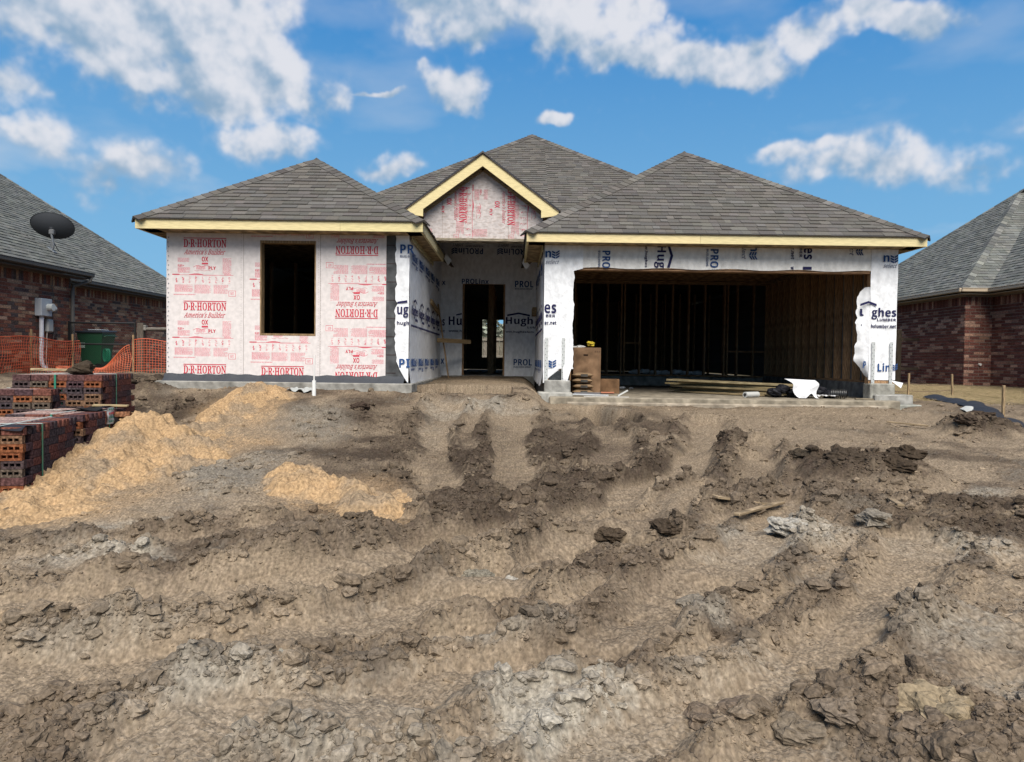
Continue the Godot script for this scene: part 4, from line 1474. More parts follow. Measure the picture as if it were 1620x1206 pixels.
	text(g, "u", "sans", V(5.91, 1.25, zg - 0.035), R, U, 0.12, 0.12, NAVY, -1)
	roofmark(g, V(6.02, 1.40, zg + 0.03), R, U, 0.14)
	text(g, "LUMBER", "sans", V(6.34, 1.125, zg + 0.022), R, U, 0.32, 0.045, NAVY)
	text(g, "hslumber.net", "sans", V(6.08, 1.015, zg + 0.022), R, U, 0.42, 0.065, NAVY, -1)
	text(g, "ug", "sans", V(5.93, 1.01, zg - 0.03), R, U, 0.11, 0.07, NAVY, -1)
	text(g, "Lin", "sans", V(6.21, 0.32, zg + 0.022), R, U, 0.21, 0.14, BLUE, -1)
	text(g, "PRO", "sans", V(5.98, 0.36, zg - 0.02), R, V(0.1, 1, 0).normalized(), 0.20, 0.12, BLUE, -1)
	chevrons(g, V(6.49, 0.33, zg + 0.022), R, U, 0.12)
	part(wp, "lettering", g, M.ink)
	# header strip, wrap run sideways
	var head := Color(0.74, 0.72, 0.69)
	g = Geo.new()
	var hr := []
	for i in 5:
		var row := []
		for k in 40:
			row.append(V(lerpf(1.17, 6.06, k / 39.0), lerpf(oy + 0.012 * sin(k * 0.7) * (1 if i == 0 else 0), 2.33, i / 4.0), zg + 0.008 + 0.004 * sin(k * 0.9 + i)))
		hr.append(row)
	g.grid(hr, head, V(0, 0, -0.004))
	wp = part(h, "house_wrap", g, M.wrap)
	g = Geo.new()
	var D := Vector3.DOWN
	var zh := zg + 0.017
	text(g, "PRO", "sans", V(1.57, 2.23, zh), D, R, 0.29, 0.135, BLUE, -1)
	text(g, "BUILDING", "sans", V(1.45, 2.23, zh), D, R, 0.28, 0.035, GREYINK, -1)
	text(g, "Hug", "sans", V(2.48, 2.33, zh), D, R, 0.38, 0.20, NAVY, -1)
	g.quad(V(2.60, 2.33, zh + 0.003), V(2.645, 2.33, zh + 0.003), V(2.70, 2.16, zh + 0.003), V(2.655, 2.16, zh + 0.003), NAVY)
	g.quad(V(2.655, 2.16, zh + 0.003), V(2.70, 2.16, zh + 0.003), V(2.645, 1.96, zh + 0.003), V(2.60, 1.96, zh + 0.003), NAVY)
	text(g, "w.hughes", "sans", V(2.24, 2.32, zh), D, R, 0.36, 0.06, NAVY, -1)
	text(g, "PRO", "sans", V(3.40, 2.28, zh), D, R, 0.31, 0.135, BLUE, -1)
	text(g, "BUILDING", "sans", V(3.28, 2.28, zh), D, R, 0.29, 0.035, GREYINK, -1)
	text(g, "n", "sans", V(4.06, 2.30, zh), D, R, 0.09, 0.11, BLUE)
	chevrons(g, V(4.06, 2.18, zh), D, R, 0.14)
	text(g, "lect", "script", V(3.90, 2.21, zh), D, R, 0.18, 0.07, GREYINK)
	text(g, "es", "sans", V(4.98, 2.33, zh), D, R, 0.20, 0.14, NAVY, -1)
	text(g, "BER", "sans", V(4.86, 2.32, zh), D, R, 0.16, 0.045, NAVY, -1)
	text(g, "r.net", "sans", V(4.72, 2.32, zh), D, R, 0.19, 0.06, NAVY, -1)
	g.quad(V(4.90, 1.955, zh + 0.002), V(5.05, 1.955, zh + 0.002), V(5.05, 2.005, zh + 0.002), V(4.90, 2.005, zh + 0.002), NAVY)
	text(g, "w", "sans", V(4.72, 1.98, zh), D, R, 0.05, 0.05, NAVY)
	chevrons(g, V(5.86, 2.27, zh), D, R, 0.13)
	text(g, "ct", "script", V(5.72, 2.26, zh), D, R, 0.12, 0.07, GREYINK)
	part(wp, "lettering", g, M.ink)
	g = Geo.new()
	g.cspan(V(ox0 - 0.02, oy - 0.035, zg - 0.20), V(ox1, oy, zg - 0.02), 0.004, Color(0.50, 0.30, 0.17))
	g.span(V(ox0 - 0.02, oy, zg - 0.14), V(ox1, 2.33, zg), STUD)
	part(h, "garage_header", g, M.wood)
	for q in [[0.53, ox0 - 0.02], [ox1 + 0.01, 6.5]]:
		g = Geo.new()
		g.span(V(q[0], 0.03, zg - 0.14), V(q[1], 2.33, zg), STUD)
		part(h, "wall", g, M.wood_up)
	# perforated steel straps on the piers
	for x in [0.575, 0.865, 6.125, 6.43]:
		g = Geo.new()
		g.cspan(V(x - 0.028, -0.02 if x < 1 else 0.02, zg + 0.03), V(x + 0.028, 0.75, zg + 0.036), 0.002, Color(0.50, 0.51, 0.50))
		for k in 14:
			g.box(Transform3D(Basis(), V(x + (0.012 if k % 2 else -0.012), 0.06 + k * 0.05, zg + 0.0365)), V(0.012, 0.016, 0.002), Color(0.16, 0.16, 0.16))
		part(h, "hold_down_strap", g, M.metal)
	for q in [[V(-1.36, 2.35, -15.12), -1.0], [V(0.20, 2.28, -15.12), 1.0]]:   # scraps of wrap at the eave ends
		g = Geo.new()
		var p: Vector3 = q[0]
		g.prism([p + V(-0.03, 0.02, 0), p + V(0.05, -0.12, 0.03), p + V(0.13, -0.02, 0.05), p + V(0.0, 0.12, 0.0)], V(0, 0, 0.004), Color(0.85, 0.87, 0.9))
		part(h, "wrap_scrap", g, M.wrap)
	# ---- hidden sides and the inside
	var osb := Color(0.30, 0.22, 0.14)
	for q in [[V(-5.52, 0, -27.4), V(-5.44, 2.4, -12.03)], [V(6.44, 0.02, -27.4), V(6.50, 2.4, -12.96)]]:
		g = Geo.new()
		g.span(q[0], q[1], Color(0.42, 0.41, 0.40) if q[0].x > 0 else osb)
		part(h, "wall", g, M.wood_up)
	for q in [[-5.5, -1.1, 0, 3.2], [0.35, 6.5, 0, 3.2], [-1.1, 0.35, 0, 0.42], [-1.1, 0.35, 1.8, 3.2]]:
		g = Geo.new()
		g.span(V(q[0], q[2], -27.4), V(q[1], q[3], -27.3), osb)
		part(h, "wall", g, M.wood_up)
	var stud := func(x: float, z: float, y0: float, y1: float, along_z := false):
		var gg := Geo.new()
		gg.cspan(V(x - (0.07 if along_z else 0.019), y0, z - (0.019 if along_z else 0.07)), V(x + (0.07 if along_z else 0.019), y1, z + (0.019 if along_z else 0.07)), 0.002, vary(STUD, 0.14))
		part(h, "stud", gg, M.wood_up)
	var plate := func(a: Vector3, b: Vector3):
		var gg := Geo.new()
		gg.cspan(a, b, 0.002, vary(STUD, 0.1))
		part(h, "plate", gg, M.wood)
	for k in 15:   # right side wall of the garage, studs, plates and the sill
		stud.call(6.36, -13.1 - k * 0.406, 0.08, 2.30, true)
	plate.call(V(6.29, 0.042, -18.8), V(6.43, 0.08, -12.98))
	plate.call(V(6.29, 2.30, -18.8), V(6.43, 2.38, -12.98))
	for k in 15:   # wall between garage and house, left open
		if k in [5, 11]: continue
		stud.call(0.75 + k * 0.406, -18.9, 0.04, 2.30)
	for x in [2.72, 2.80, 5.30, 5.38]: stud.call(x, -18.9, 0.04, 2.30)
	plate.call(V(0.6, 0.0, -18.97), V(6.43, 0.04, -18.83))
	plate.call(V(0.6, 2.30, -18.97), V(6.43, 2.38, -18.83))
	plate.call(V(2.82, 0.80, -18.95), V(3.18, 0.84, -18.85))
	plate.call(V(5.42, 0.62, -18.95), V(6.3, 0.66, -18.85))
	for k in 13:
		stud.call(1.0 + k * 0.42, -21.6, 0.04, 2.3)
	for k in 10:
		stud.call(-1.5 + k * 0.7, -24.2, 0.04, 2.3)
	for k in 7:
		stud.call(-5.0 + k * 0.5, -15.6, 0.0, 2.3)
	for k in 6:
		stud.call(-2.2, -18.2 - k * 1.0, 0.0, 2.3, true)
	for z in [-19.4, -20.1, -21.0, -23.0]: stud.call(-0.56, z, 0.0, 2.3, true)
	for k in 12:   # bottom chords of the trusses over the garage
		g = Geo.new()
		g.cspan(V(0.55, 2.385, -13.3 - k * 0.5), V(6.45, 2.475, -13.262 - k * 0.5), 0.002, vary(STUD, 0.12))
		part(h, "truss_chord", g, M.wood)
	g = Geo.new()
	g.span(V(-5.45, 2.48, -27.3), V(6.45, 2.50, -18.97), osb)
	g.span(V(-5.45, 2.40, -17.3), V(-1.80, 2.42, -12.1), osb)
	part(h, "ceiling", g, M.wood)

# ---------------------------------------------------------------- neighbouring brick houses
const OLDROOF := [Color(0.250, 0.256, 0.237), Color(0.187, 0.193, 0.181), Color(0.312, 0.318, 0.293), Color(0.156, 0.162, 0.156), Color(0.225, 0.231, 0.212), Color(0.362, 0.362, 0.331)]
const BRICKS_L := [Color(0.449, 0.191, 0.136), Color(0.348, 0.145, 0.112), Color(0.696, 0.425, 0.280), Color(0.224, 0.168, 0.157), Color(0.560, 0.280, 0.191), Color(0.808, 0.538, 0.370), Color(0.383, 0.168, 0.124)]
const BRICKS_R := [Color(0.260, 0.105, 0.082), Color(0.216, 0.090, 0.075), Color(0.309, 0.127, 0.099), Color(0.615, 0.368, 0.270), Color(0.246, 0.102, 0.082), Color(0.283, 0.118, 0.094), Color(0.491, 0.270, 0.198)]
func gutter(h: Node3D, a: Vector3, b: Vector3, out: Vector3, col: Color) -> void:
	var g := Geo.new()
	g.beam(a + out * 0.05 - V(0, 0.055, 0), b + out * 0.05 - V(0, 0.055, 0), 0.10, 0.11, col, 0.02)
	g.beam(a + out * 0.10 - V(0, 0.008, 0), b + out * 0.10 - V(0, 0.008, 0), 0.02, 0.018, col, 0.004)
	part(h, "gutter", g, M.paint)
func build_neighbours() -> void:
	var e := 2.47
	# left: wall A close to the lot, wall B set back behind it
	var s := 0.79
	var h := thing("brick_house", "brown and tan brick house with weathered grey roof and satellite dish", "house", V(-14, -0.2, -20))
	var dk := Geo.new()
	var pieces := []
	var wood := Color(0.2, 0.15, 0.1)
	var xa := -11.02
	var xb := -12.2
	var za := -19.7
	var zc := -29.8
	var pa := [V(xa, e, za), V(xa, e, -11.0), V(xa - 7, e + 7 * s, -11.0), V(xa - 7, e + 7 * s, za + 7)]
	var pb := [V(xb, e, zc), V(xb, e, -13.0), V(xb - 6.5, e + 6.5 * s, -13.0), V(xb - 6.5, e + 6.5 * s, zc + 6.5)]
	# seen from the east the order runs the other way round
	pa = [V(xa, e, -11.0), V(xa, e, za), V(xa - 7, e + 7 * s, za + 7), V(xa - 7, e + 7 * s, -11.0)]
	pb = [V(xb, e, -13.0), V(xb, e, zc), V(xb - 6.5, e + 6.5 * s, zc + 6.5), V(xb - 6.5, e + 6.5 * s, -13.0)]
	for p in [pa, pb]:
		deck(dk, p, wood)
		shingle(p, OLDROOF, pieces)
	for p in [[V(xa, e, za), V(xb - 4, e, za), V(xa - 7, e + 7 * s, za + 7)], [V(xb, e, zc), V(xb - 13, e, zc), V(xb - 6.5, e + 6.5 * s, zc + 6.5)]]:
		deck(dk, p, wood)
	for p in [[V(xb - 13, e, zc), V(xb - 13, e, -13), V(xb - 6.5, e + 6.5 * s, -13), V(xb - 6.5, e + 6.5 * s, zc + 6.5)]]:
		deck(dk, p, wood)
	hip_caps(h, V(xb, e, zc), V(xb - 6.5, e + 6.5 * s, zc + 6.5), V(s, 1, 0).normalized(), V(0, 1, -s).normalized(), OLDROOF, 0.2)
	var roof := part(h, "roof", dk, M.wood)
	emit_pieces(roof, pieces, "shingle", "shingles", 300, M.shingle)
	var fas := Color(0.075, 0.068, 0.06)
	for q in [[xa, -11.0, za], [xb, za, zc]]:
		gutter(h, V(q[0], e, q[1]), V(q[0], e, q[2]), Vector3.RIGHT, fas)
		var g := Geo.new()
		g.span(V(q[0] - 0.36, e - 0.16, q[2]), V(q[0] - 0.002, e - 0.14, q[1]), Color(0.10, 0.09, 0.08))
		g.span(V(q[0] - 0.03, e - 0.13, q[2]), V(q[0] - 0.004, e - 0.005, q[1]), fas)
		part(h, "soffit", g, M.paint)
	var wl := Geo.new()
	var mort := Color(0.46, 0.39, 0.32)
	wl.span(V(-25, -0.6, za + 0.35), V(xa - 0.34, e - 0.15, -11.2), mort)
	wl.span(V(-25, -0.6, zc + 0.35), V(xb - 0.34, e - 0.15, za + 0.35), mort)
	var wall := part(h, "wall", wl, M.mortar)
	pieces = []
	brickwork(V(xa - 0.34, -0.25, -11.2), V(xa - 0.34, -0.25, za + 0.35), e - 0.15 + 0.25, Vector3.RIGHT, BRICKS_L, pieces, 0.235)
	brickwork(V(xb - 0.34, -0.25, za + 0.35), V(xb - 0.34, -0.25, zc + 0.35), e - 0.15 + 0.25, Vector3.RIGHT, BRICKS_L, pieces, 0.235)
	brickwork(V(-14.0, -0.25, -11.2), V(xa - 0.34, -0.25, -11.2), e - 0.15 + 0.25, Vector3.BACK, BRICKS_L, pieces, 0.235)
	emit_pieces(wall, pieces, "brick", "bricks", 300, M.brick)
	var g := Geo.new()   # downspout at the end of wall A
	var dx := xa - 0.25
	g.tube([V(xa + 0.05, e - 0.10, za + 0.10), V(xa + 0.04, e - 0.22, za + 0.12), V(dx - 0.02, e - 0.36, za + 0.33), V(dx, e - 0.5, za + 0.42), V(dx, 0.12, za + 0.42), V(dx + 0.10, 0.0, za + 0.42), V(dx + 0.26, -0.03, za + 0.42)], 0.045, 8, Color(0.12, 0.11, 0.10))
	part(h, "downspout", g, M.paint)
	# right
	s = 0.81
	h = thing("brick_house", "dark red brick house with grey roof and tan gutter beside stake line", "house", V(16, -0.2, -20))
	dk = Geo.new()
	pieces = []
	var x1 := 12.2
	var x3 := 12.95
	var zj := -20.5
	zc = -29.6
	var p1 := [V(x1, e, zc), V(x1, e, zj), V(x1 + 6.5, e + 6.5 * s, zj - 6.5), V(x1 + 6.5, e + 6.5 * s, zc + 6.5)]
	# eave first, counter-clockwise seen from the west
	p1 = [V(x1, e, zc), V(x1, e, zj), V(x1 + 4.5, e + 4.5 * s, zj - 4.5), V(x1 + 4.55, e + 4.55 * s, zc + 4.55)]
	var p2 := [V(x1, e, zj), V(x3, e, zj), V(x3 + 4.5, e + 4.5 * s, zj - 4.5), V(x1 + 4.5, e + 4.5 * s, zj - 4.5)]
	var p3 := [V(x3, e, zj - 4.6), V(x3, e, -11), V(x3 + 6.5, e + 6.5 * s, -11), V(x3 + 6.5, e + 6.5 * s, zj - 3.0)]
	for p in [p1, p2, p3]:
		deck(dk, p, wood)
		shingle(p, OLDROOF, pieces)
	for p in [[V(x1 + 13, e, zc), V(x1, e, zc), V(x1 + 6.5, e + 6.5 * s, zc + 6.5)], [V(x1 + 4.5, e + 4.5 * s, zj - 4.5), V(x3 + 6.5, e + 6.5 * s, zj - 2.6), V(x3 + 6.5, e + 6.5 * s, zj - 4.6)]]:
		deck(dk, p, wood)
	for p in [[V(x3 + 13, e, -11), V(x3 + 13, e, zc), V(x3 + 6.5, e + 6.5 * s, zc + 6.5), V(x3 + 6.5, e + 6.5 * s, -11)]]:
		deck(dk, p, wood)
	hip_caps(h, V(x1, e, zj), V(x1 + 4.4, e + 4.4 * s, zj - 4.4), V(-s, 1, 0).normalized(), V(0, 1, s).normalized(), OLDROOF, 0.2)
	hip_caps(h, V(x1, e, zc), V(x1 + 6.4, e + 6.4 * s, zc + 6.4), V(-s, 1, 0).normalized(), V(0, 1, -s).normalized(), OLDROOF, 0.2)
	roof = part(h, "roof", dk, M.wood)
	emit_pieces(roof, pieces, "shingle", "shingles", 300, M.shingle)
	var tan_ := Color(0.36, 0.29, 0.205)
	for q in [[V(x1, e, zc), V(x1, e, zj + 0.05), Vector3.LEFT], [V(x1 - 0.05, e, zj), V(x3, e, zj), Vector3.BACK], [V(x3, e, zj), V(x3, e, -11.0), Vector3.LEFT]]:
		gutter(h, q[0], q[1], q[2], tan_)
	g = Geo.new()
	g.span(V(x1 + 0.004, e - 0.16, zc), V(x1 + 0.36, e - 0.14, zj), tan_)
	g.span(V(x1 + 0.36, e - 0.16, zj - 0.36), V(x3 + 0.36, e - 0.14, zj - 0.004), tan_)
	g.span(V(x3 + 0.004, e - 0.16, zj), V(x3 + 0.36, e - 0.14, -11), tan_)
	part(h, "soffit", g, M.paint)
	wl = Geo.new()
	mort = Color(0.44, 0.37, 0.305)
	wl.span(V(x1 + 0.30, -0.6, -24.6), V(24, e - 0.15, zj - 0.32), mort)
	wl.span(V(x1 + 0.75, -0.6, zc + 0.4), V(24, e - 0.15, -24.6), mort)
	wl.span(V(x3 + 0.30, -0.6, zj - 0.32), V(24, e - 0.15, -11.2), mort)
	wall = part(h, "wall", wl, M.mortar)
	pieces = []
	brickwork(V(x1 + 0.30, -0.35, -24.6), V(x1 + 0.30, -0.35, zj - 0.32), e - 0.15 + 0.35, Vector3.LEFT, BRICKS_R, pieces)
	brickwork(V(x1 + 0.75, -0.35, zc + 0.4), V(x1 + 0.75, -0.35, -24.6), e - 0.15 + 0.35, Vector3.LEFT, BRICKS_R, pieces)
	brickwork(V(x1 + 0.30, -0.35, zj - 0.32), V(x3 + 0.29, -0.35, zj - 0.32), e - 0.15 + 0.35, Vector3.BACK, BRICKS_R, pieces)
	brickwork(V(x3 + 0.30, -0.35, zj - 0.32), V(x3 + 0.30, -0.35, -11.2), e - 0.15 + 0.35, Vector3.LEFT, BRICKS_R, pieces)
	emit_pieces(wall, pieces, "brick", "bricks", 300, M.brick)
	g = Geo.new()
	g.tube([V(x1 + 0.72, 0.40, zj - 0.32), V(x1 + 0.72, 0.40, zj - 0.25)], 0.035, 10, Color(0.6, 0.58, 0.52))
	part(h, "vent_cap", g, M.paint)

# ---------------------------------------------------------------- along the left neighbour
func wire_mesh(g: Geo, at: Callable, nu: int, nv: int, r: float, col: Color, diagonal := false) -> void:   # at(u, v) in 0..1 gives a point
	if diagonal:
		for s in [1, -1]:
			for k in range(-nv, nu + nv):
				var pts := []
				for i in 2 * nv + 1:
					var u: float = (k + s * i * 0.5 + (0 if s > 0 else nv)) / nu
					if u >= 0.0 and u <= 1.0: pts.append(at.call(u, i * 0.5 / nv))
				if pts.size() > 1: g.tube([pts[0], pts[pts.size() - 1]], r, 3, col, false)
		return
	for i in nv + 1:
		var pts := []
		for k in nu + 1: pts.append(at.call(float(k) / nu, float(i) / nv))
		g.tube(pts, r * (2.2 if i == 0 or i == nv else 1.0), 3, col, false)
	for k in nu + 1:
		var pts := []
		for i in nv + 1: pts.append(at.call(float(k) / nu, float(i) / nv))
		g.tube(pts, r, 3, col, false)
func build_left_yard() -> void:
	# electric meter on wall A
	var wx := -11.345
	var grey := Color(0.40, 0.43, 0.46)
	var o := thing("electric_meter", "grey electric meter box with round meter and white conduit on brick wall", "meter", V(wx + 0.1, -0.15, -18.05))
	var g := Geo.new()
	g.cspan(V(wx, 1.26, -18.28), V(wx + 0.17, 1.68, -17.86), 0.012, grey)
	part(o, "box", g, M.paint)
	g = Geo.new()
	g.tube([V(wx + 0.10, 1.46, -18.27), V(wx + 0.10, 1.46, -18.33), V(wx + 0.10, 1.46, -18.34)], 0.10, 18, Color(0.55, 0.55, 0.53))
	g.tube([V(wx + 0.10, 1.46, -18.33), V(wx + 0.10, 1.46, -18.47)], 0.078, 18, Color(0.42, 0.44, 0.42))
	g.tube([V(wx + 0.17, 1.48, -18.12), V(wx + 0.30, 1.48, -18.12)], 0.085, 18, Color(0.50, 0.52, 0.50))
	part(o, "meter", g, M.plastic)
	g = Geo.new()
	var cz := -18.0
	g.tube([V(wx + 0.08, 1.28, cz), V(wx + 0.08, 0.22, cz), V(wx + 0.09, 0.10, cz - 0.01), V(wx + 0.15, -0.02, cz - 0.06), V(wx + 0.24, -0.12, cz - 0.14), V(wx + 0.28, -0.2, cz - 0.18)], 0.05, 12, Color(0.62, 0.62, 0.66))
	part(o, "conduit", g, M.plastic)
	g = Geo.new()
	text(g, "WARNING", "sans", V(wx + 0.13, 0.52, cz + 0.02), V(0, 1, 0), V(-0.4, 0, -0.9).normalized(), 0.55, 0.05, Color(0.45, 0.04, 0.07))
	part(o, "printed_warning", g, M.ink)
	o = thing("phone_box", "pale grey telephone box hanging below the electric meter", "utility box", V(wx + 0.05, 0.85, -18.3))
	g = Geo.new()
	g.cspan(V(wx, 0.88, -18.46), V(wx + 0.10, 1.20, -18.22), 0.03, Color(0.43, 0.43, 0.40))
	part(o, "cover", g, M.plastic)
	g = Geo.new()
	g.tube([V(wx + 0.05, 0.88, -18.26), V(wx + 0.05, 0.2, -18.22), V(wx + 0.12, -0.12, -18.2)], 0.012, 6, Color(0.6, 0.5, 0.42))
	part(o, "lead_in", g, M.plastic)
	g = Geo.new()
	var pts := []
	for k in 30:
		pts.append(V(wx + 0.03 + 0.01 * sin(k * 0.8), lerpf(2.3, 0.86, k / 29.0), -18.52 + 0.012 * sin(k * 0.5)))
	for k in 34:
		pts.append(V(wx + 0.035 + 0.0008 * k, 0.86 + 0.11 * cos(k * 0.42) - 0.1, -18.6 - 0.09 * sin(k * 0.42)))
	g.tube(pts, 0.008, 5, Color(0.10, 0.09, 0.085))
	single("coiled_cable", g, M.rubber, "thin black cable running down the brick wall into a coil", "cable")
	# satellite dish on the roof
	var base := V(-11.62, 2.965, -19.0)
	o = thing("satellite_dish", "dark grey oval satellite dish on a bent mast", "satellite dish", base)
	g = Geo.new()
	g.cbox(Transform3D(Basis(Vector3.BACK, -0.66), base + V(0.0, 0.01, 0)), V(0.24, 0.02, 0.16), 0.004, Color(0.16, 0.17, 0.18))
	part(o, "foot_plate", g, M.metal)
	g = Geo.new()
	var mast := base + V(0.02, 0.42, 0.05)
	g.tube([base, base + V(0.03, 0.06, 0.0), base + V(0.05, 0.14, 0.02), mast], 0.028, 10, Color(0.17, 0.18, 0.19))
	g.tube([base + V(0.0, 0.02, -0.28), base + V(0.04, 0.22, 0.0)], 0.012, 6, Color(0.2, 0.2, 0.2))
	part(o, "mast", g, M.metal)
	g = Geo.new()
	g.cbox(Transform3D(Basis(), mast + V(0.0, 0.03, -0.03)), V(0.13, 0.13, 0.12), 0.02, Color(0.14, 0.145, 0.15))
	part(o, "bracket", g, M.metal)
	g = Geo.new()
	var back := V(0.14, -0.62, 0.77).normalized()   # the convex side faces the lot
	var su := V(0.94, -0.06, -0.2)
	su = (su - back * su.dot(back)).normalized()
	var sv := back.cross(su).normalized()
	var ctr := mast + V(-0.02, 0.20, -0.08)
	for side in 2:
		var rows := []
		for i in 9:
			var row := []
			for k in 37:
				var t := TAU * k / 36.0
				var r := i / 8.0
				row.append(ctr + su * (0.50 * r * cos(t)) + sv * (0.37 * r * sin(t)) + back * (0.11 * (1.0 - r * r) - (0.012 if side else 0.0)))
			rows.append(row)
		if side: rows.reverse()
		g.grid(rows, Color(0.050, 0.054, 0.060))
	var rim := []
	for k in 37:
		var t := TAU * k / 36.0
		rim.append(ctr + su * (0.50 * cos(t)) + sv * (0.37 * sin(t)) - back * 0.006)
	g.tube(rim, 0.012, 6, Color(0.035, 0.037, 0.04), false)
	part(o, "reflector", g, M.paint)
	# wheeled bin
	base = V(-11.25, -0.12, -20.35)
	o = thing("trash_bin", "dark green wheeled trash bin behind the wire gate", "trash bin", base)
	var green := Color(0.018, 0.075, 0.036)
	g = Geo.new()
	var lo := 0.24
	var hi := 0.31
	for k in 4:
		var y0: float = [0.06, 0.62, 0.80, 0.98][k]
		var y1: float = [0.62, 0.80, 0.98, 1.06][k]
		var a0: float = [lo, 0.285, 0.31, 0.335][k]
		var a1: float = [0.285, 0.31, 0.335, 0.34][k]
		for q in 4:
			var t0 := Vector3(cos(q * PI / 2), 0, sin(q * PI / 2))
			var t1 := Vector3(-t0.z, 0, t0.x)
			g.quad(base + (t0 + t1) * a0 + V(0, y0, 0), base + (t0 - t1) * a0 + V(0, y0, 0), base + (t0 - t1) * a1 + V(0, y1, 0), base + (t0 + t1) * a1 + V(0, y1, 0), green)
	g.span(base + V(-lo, 0.06, -lo), base + V(lo, 0.075, lo), green)
	part(o, "body", g, M.plastic)
	g = Geo.new()
	g.cbox(Transform3D(Basis(Vector3.RIGHT, 0.05), base + V(0, 1.09, 0.0)), V(0.74, 0.05, 0.78), 0.02, Color(0.03, 0.035, 0.04))
	g.cbox(Transform3D(Basis(), base + V(0.08, 1.135, 0.05)), V(0.36, 0.03, 0.4), 0.01, Color(0.42, 0.45, 0.46))
	part(o, "lid", g, M.plastic)
	g = Geo.new()
	g.tube([base + V(0.33, 0.95, -0.25), base + V(0.42, 0.98, -0.25), base + V(0.42, 0.98, 0.25), base + V(0.33, 0.95, 0.25)], 0.016, 8, green)
	part(o, "handle", g, M.plastic)
	for sx in [-1, 1]:
		g = Geo.new()
		g.tube([base + V(0.2, 0.12, sx * 0.24), base + V(0.2, 0.12, sx * 0.30)], 0.12, 16, Color(0.02, 0.02, 0.02))
		part(o, "wheel", g, M.rubber)
	g = Geo.new()
	g.box(Transform3D(Basis(), base + V(-0.22, 0.72, 0.318)), V(0.17, 0.14, 0.006), Color(0.34, 0.42, 0.36))
	part(o, "sticker", g, M.paint)
	g = Geo.new()
	var hose := []
	for k in 90:
		var t := k * 0.42
		hose.append(base + V(0.42 + 0.03 * sin(t * 0.13) + 0.05 * sin(t), 0.46 + 0.17 * cos(t), 0.20 + 0.0012 * k))
	g.tube(hose, 0.013, 6, Color(0.01, 0.16, 0.085))
	single("garden_hose", g, M.plastic, "coil of bright green garden hose hanging on the dark green bin", "hose")
	# wire gate and posts
	var gz := -19.1
	o = thing("wire_gate", "black framed chain-link gate between brick wall and wooden post", "gate", V(-10.4, -0.1, gz))
	g = Geo.new()
	var blk := Color(0.012, 0.012, 0.013)
	for y in [-0.02, 0.62, 1.16]: g.tube([V(-11.22, y, gz), V(-9.58, y, gz)], 0.024, 8, blk)
	for x in [-11.22, -9.58]: g.tube([V(x, -0.03, gz), V(x, 1.18, gz)], 0.022, 8, blk)
	part(o, "frame", g, M.paint)
	g = Geo.new()
	g.cspan(V(-11.27, -0.2, gz - 0.03), V(-11.235, 1.2, gz + 0.03), 0.004, blk)
	g.tube([V(-9.55, 0.78, gz + 0.01), V(-9.50, 0.78, gz + 0.04)], 0.03, 8, blk)
	part(o, "hinge_post", g, M.paint)
	g = Geo.new()
	wire_mesh(g, func(u, v): return V(-11.2 + u * 1.6, -0.02 + v * 1.17, gz + 0.004), 26, 19, 0.0022, blk, true)
	part(o, "wire_mesh", g, M.paint)
	o = thing("fence_post", "weathered square wooden post with a pipe rail beside the gate", "post", V(-9.41, -0.3, gz))
	g = Geo.new()
	g.cspan(V(-9.50, -0.4, gz - 0.07), V(-9.34, 1.17, gz + 0.07), 0.008, Color(0.17, 0.145, 0.12))
	part(o, "post", g, M.wood_up)
	g = Geo.new()
	g.tube([V(-9.34, 1.02, gz), V(-7.6, 1.04, gz)], 0.045, 10, Color(0.26, 0.235, 0.20))
	g.cspan(V(-9.36, 0.98, gz - 0.06), V(-9.28, 1.12, gz + 0.06), 0.01, Color(0.36, 0.34, 0.31))
	part(o, "rail", g, M.wood)
	g = Geo.new()
	wire_mesh(g, func(u, v): return V(-9.32 + u * 1.7, -0.1 + v * 1.1, gz - 0.05), 28, 18, 0.0022, Color(0.1, 0.1, 0.1), true)
	part(o, "wire_mesh", g, M.paint)
	# orange barrier net: standing, sagging, standing again
	var orange := Color(0.60, 0.115, 0.045)
	o = thing("safety_net", "orange plastic barrier net sagging on the ground before the gate", "barrier net", V(-10.3, -0.1, -17.7))
	g = Geo.new()
	wire_mesh(g, func(u, v): return V(lerpf(-11.25, -10.72, u) + 0.02 * sin(v * 7.0 + u * 9.0), lerpf(-0.18, 0.78 - 0.1 * u, v) + 0.03 * sin(u * 13.0), lerpf(-14.6, -18.6, u) + 0.05 * sin(u * 21.0 + v * 3.0)), 62, 13, 0.0055, orange)
	part(o, "standing_length", g, M.plastic)
	g = Geo.new()
	wire_mesh(g, func(u, v):
		var x := lerpf(-10.75, -9.3, u)
		var top := lerpf(0.10, 0.0, smoothstep(0.0, 0.5, u)) + 0.62 * smoothstep(0.55, 1.0, u)
		return V(x + 0.05 * sin(v * 5.0), lerpf(-0.16, top, v) + 0.03 * sin(u * 8.0 + v * 4.0), -17.9 - 0.5 * u + 0.45 * (1.0 - v) * (1.0 - 0.5 * u) + 0.04 * sin(v * 9.0 + u * 5.0)), 28, 14, 0.0055, Color(0.66, 0.16, 0.07))
	part(o, "sagging_length", g, M.plastic)
	g = Geo.new()
	wire_mesh(g, func(u, v): return V(lerpf(-9.3, -7.4, u), lerpf(-0.15, 0.72 + 0.04 * sin(u * 9.0), v), -18.4 + 0.05 * sin(u * 11.0)), 30, 14, 0.0055, orange)
	part(o, "standing_length", g, M.plastic)
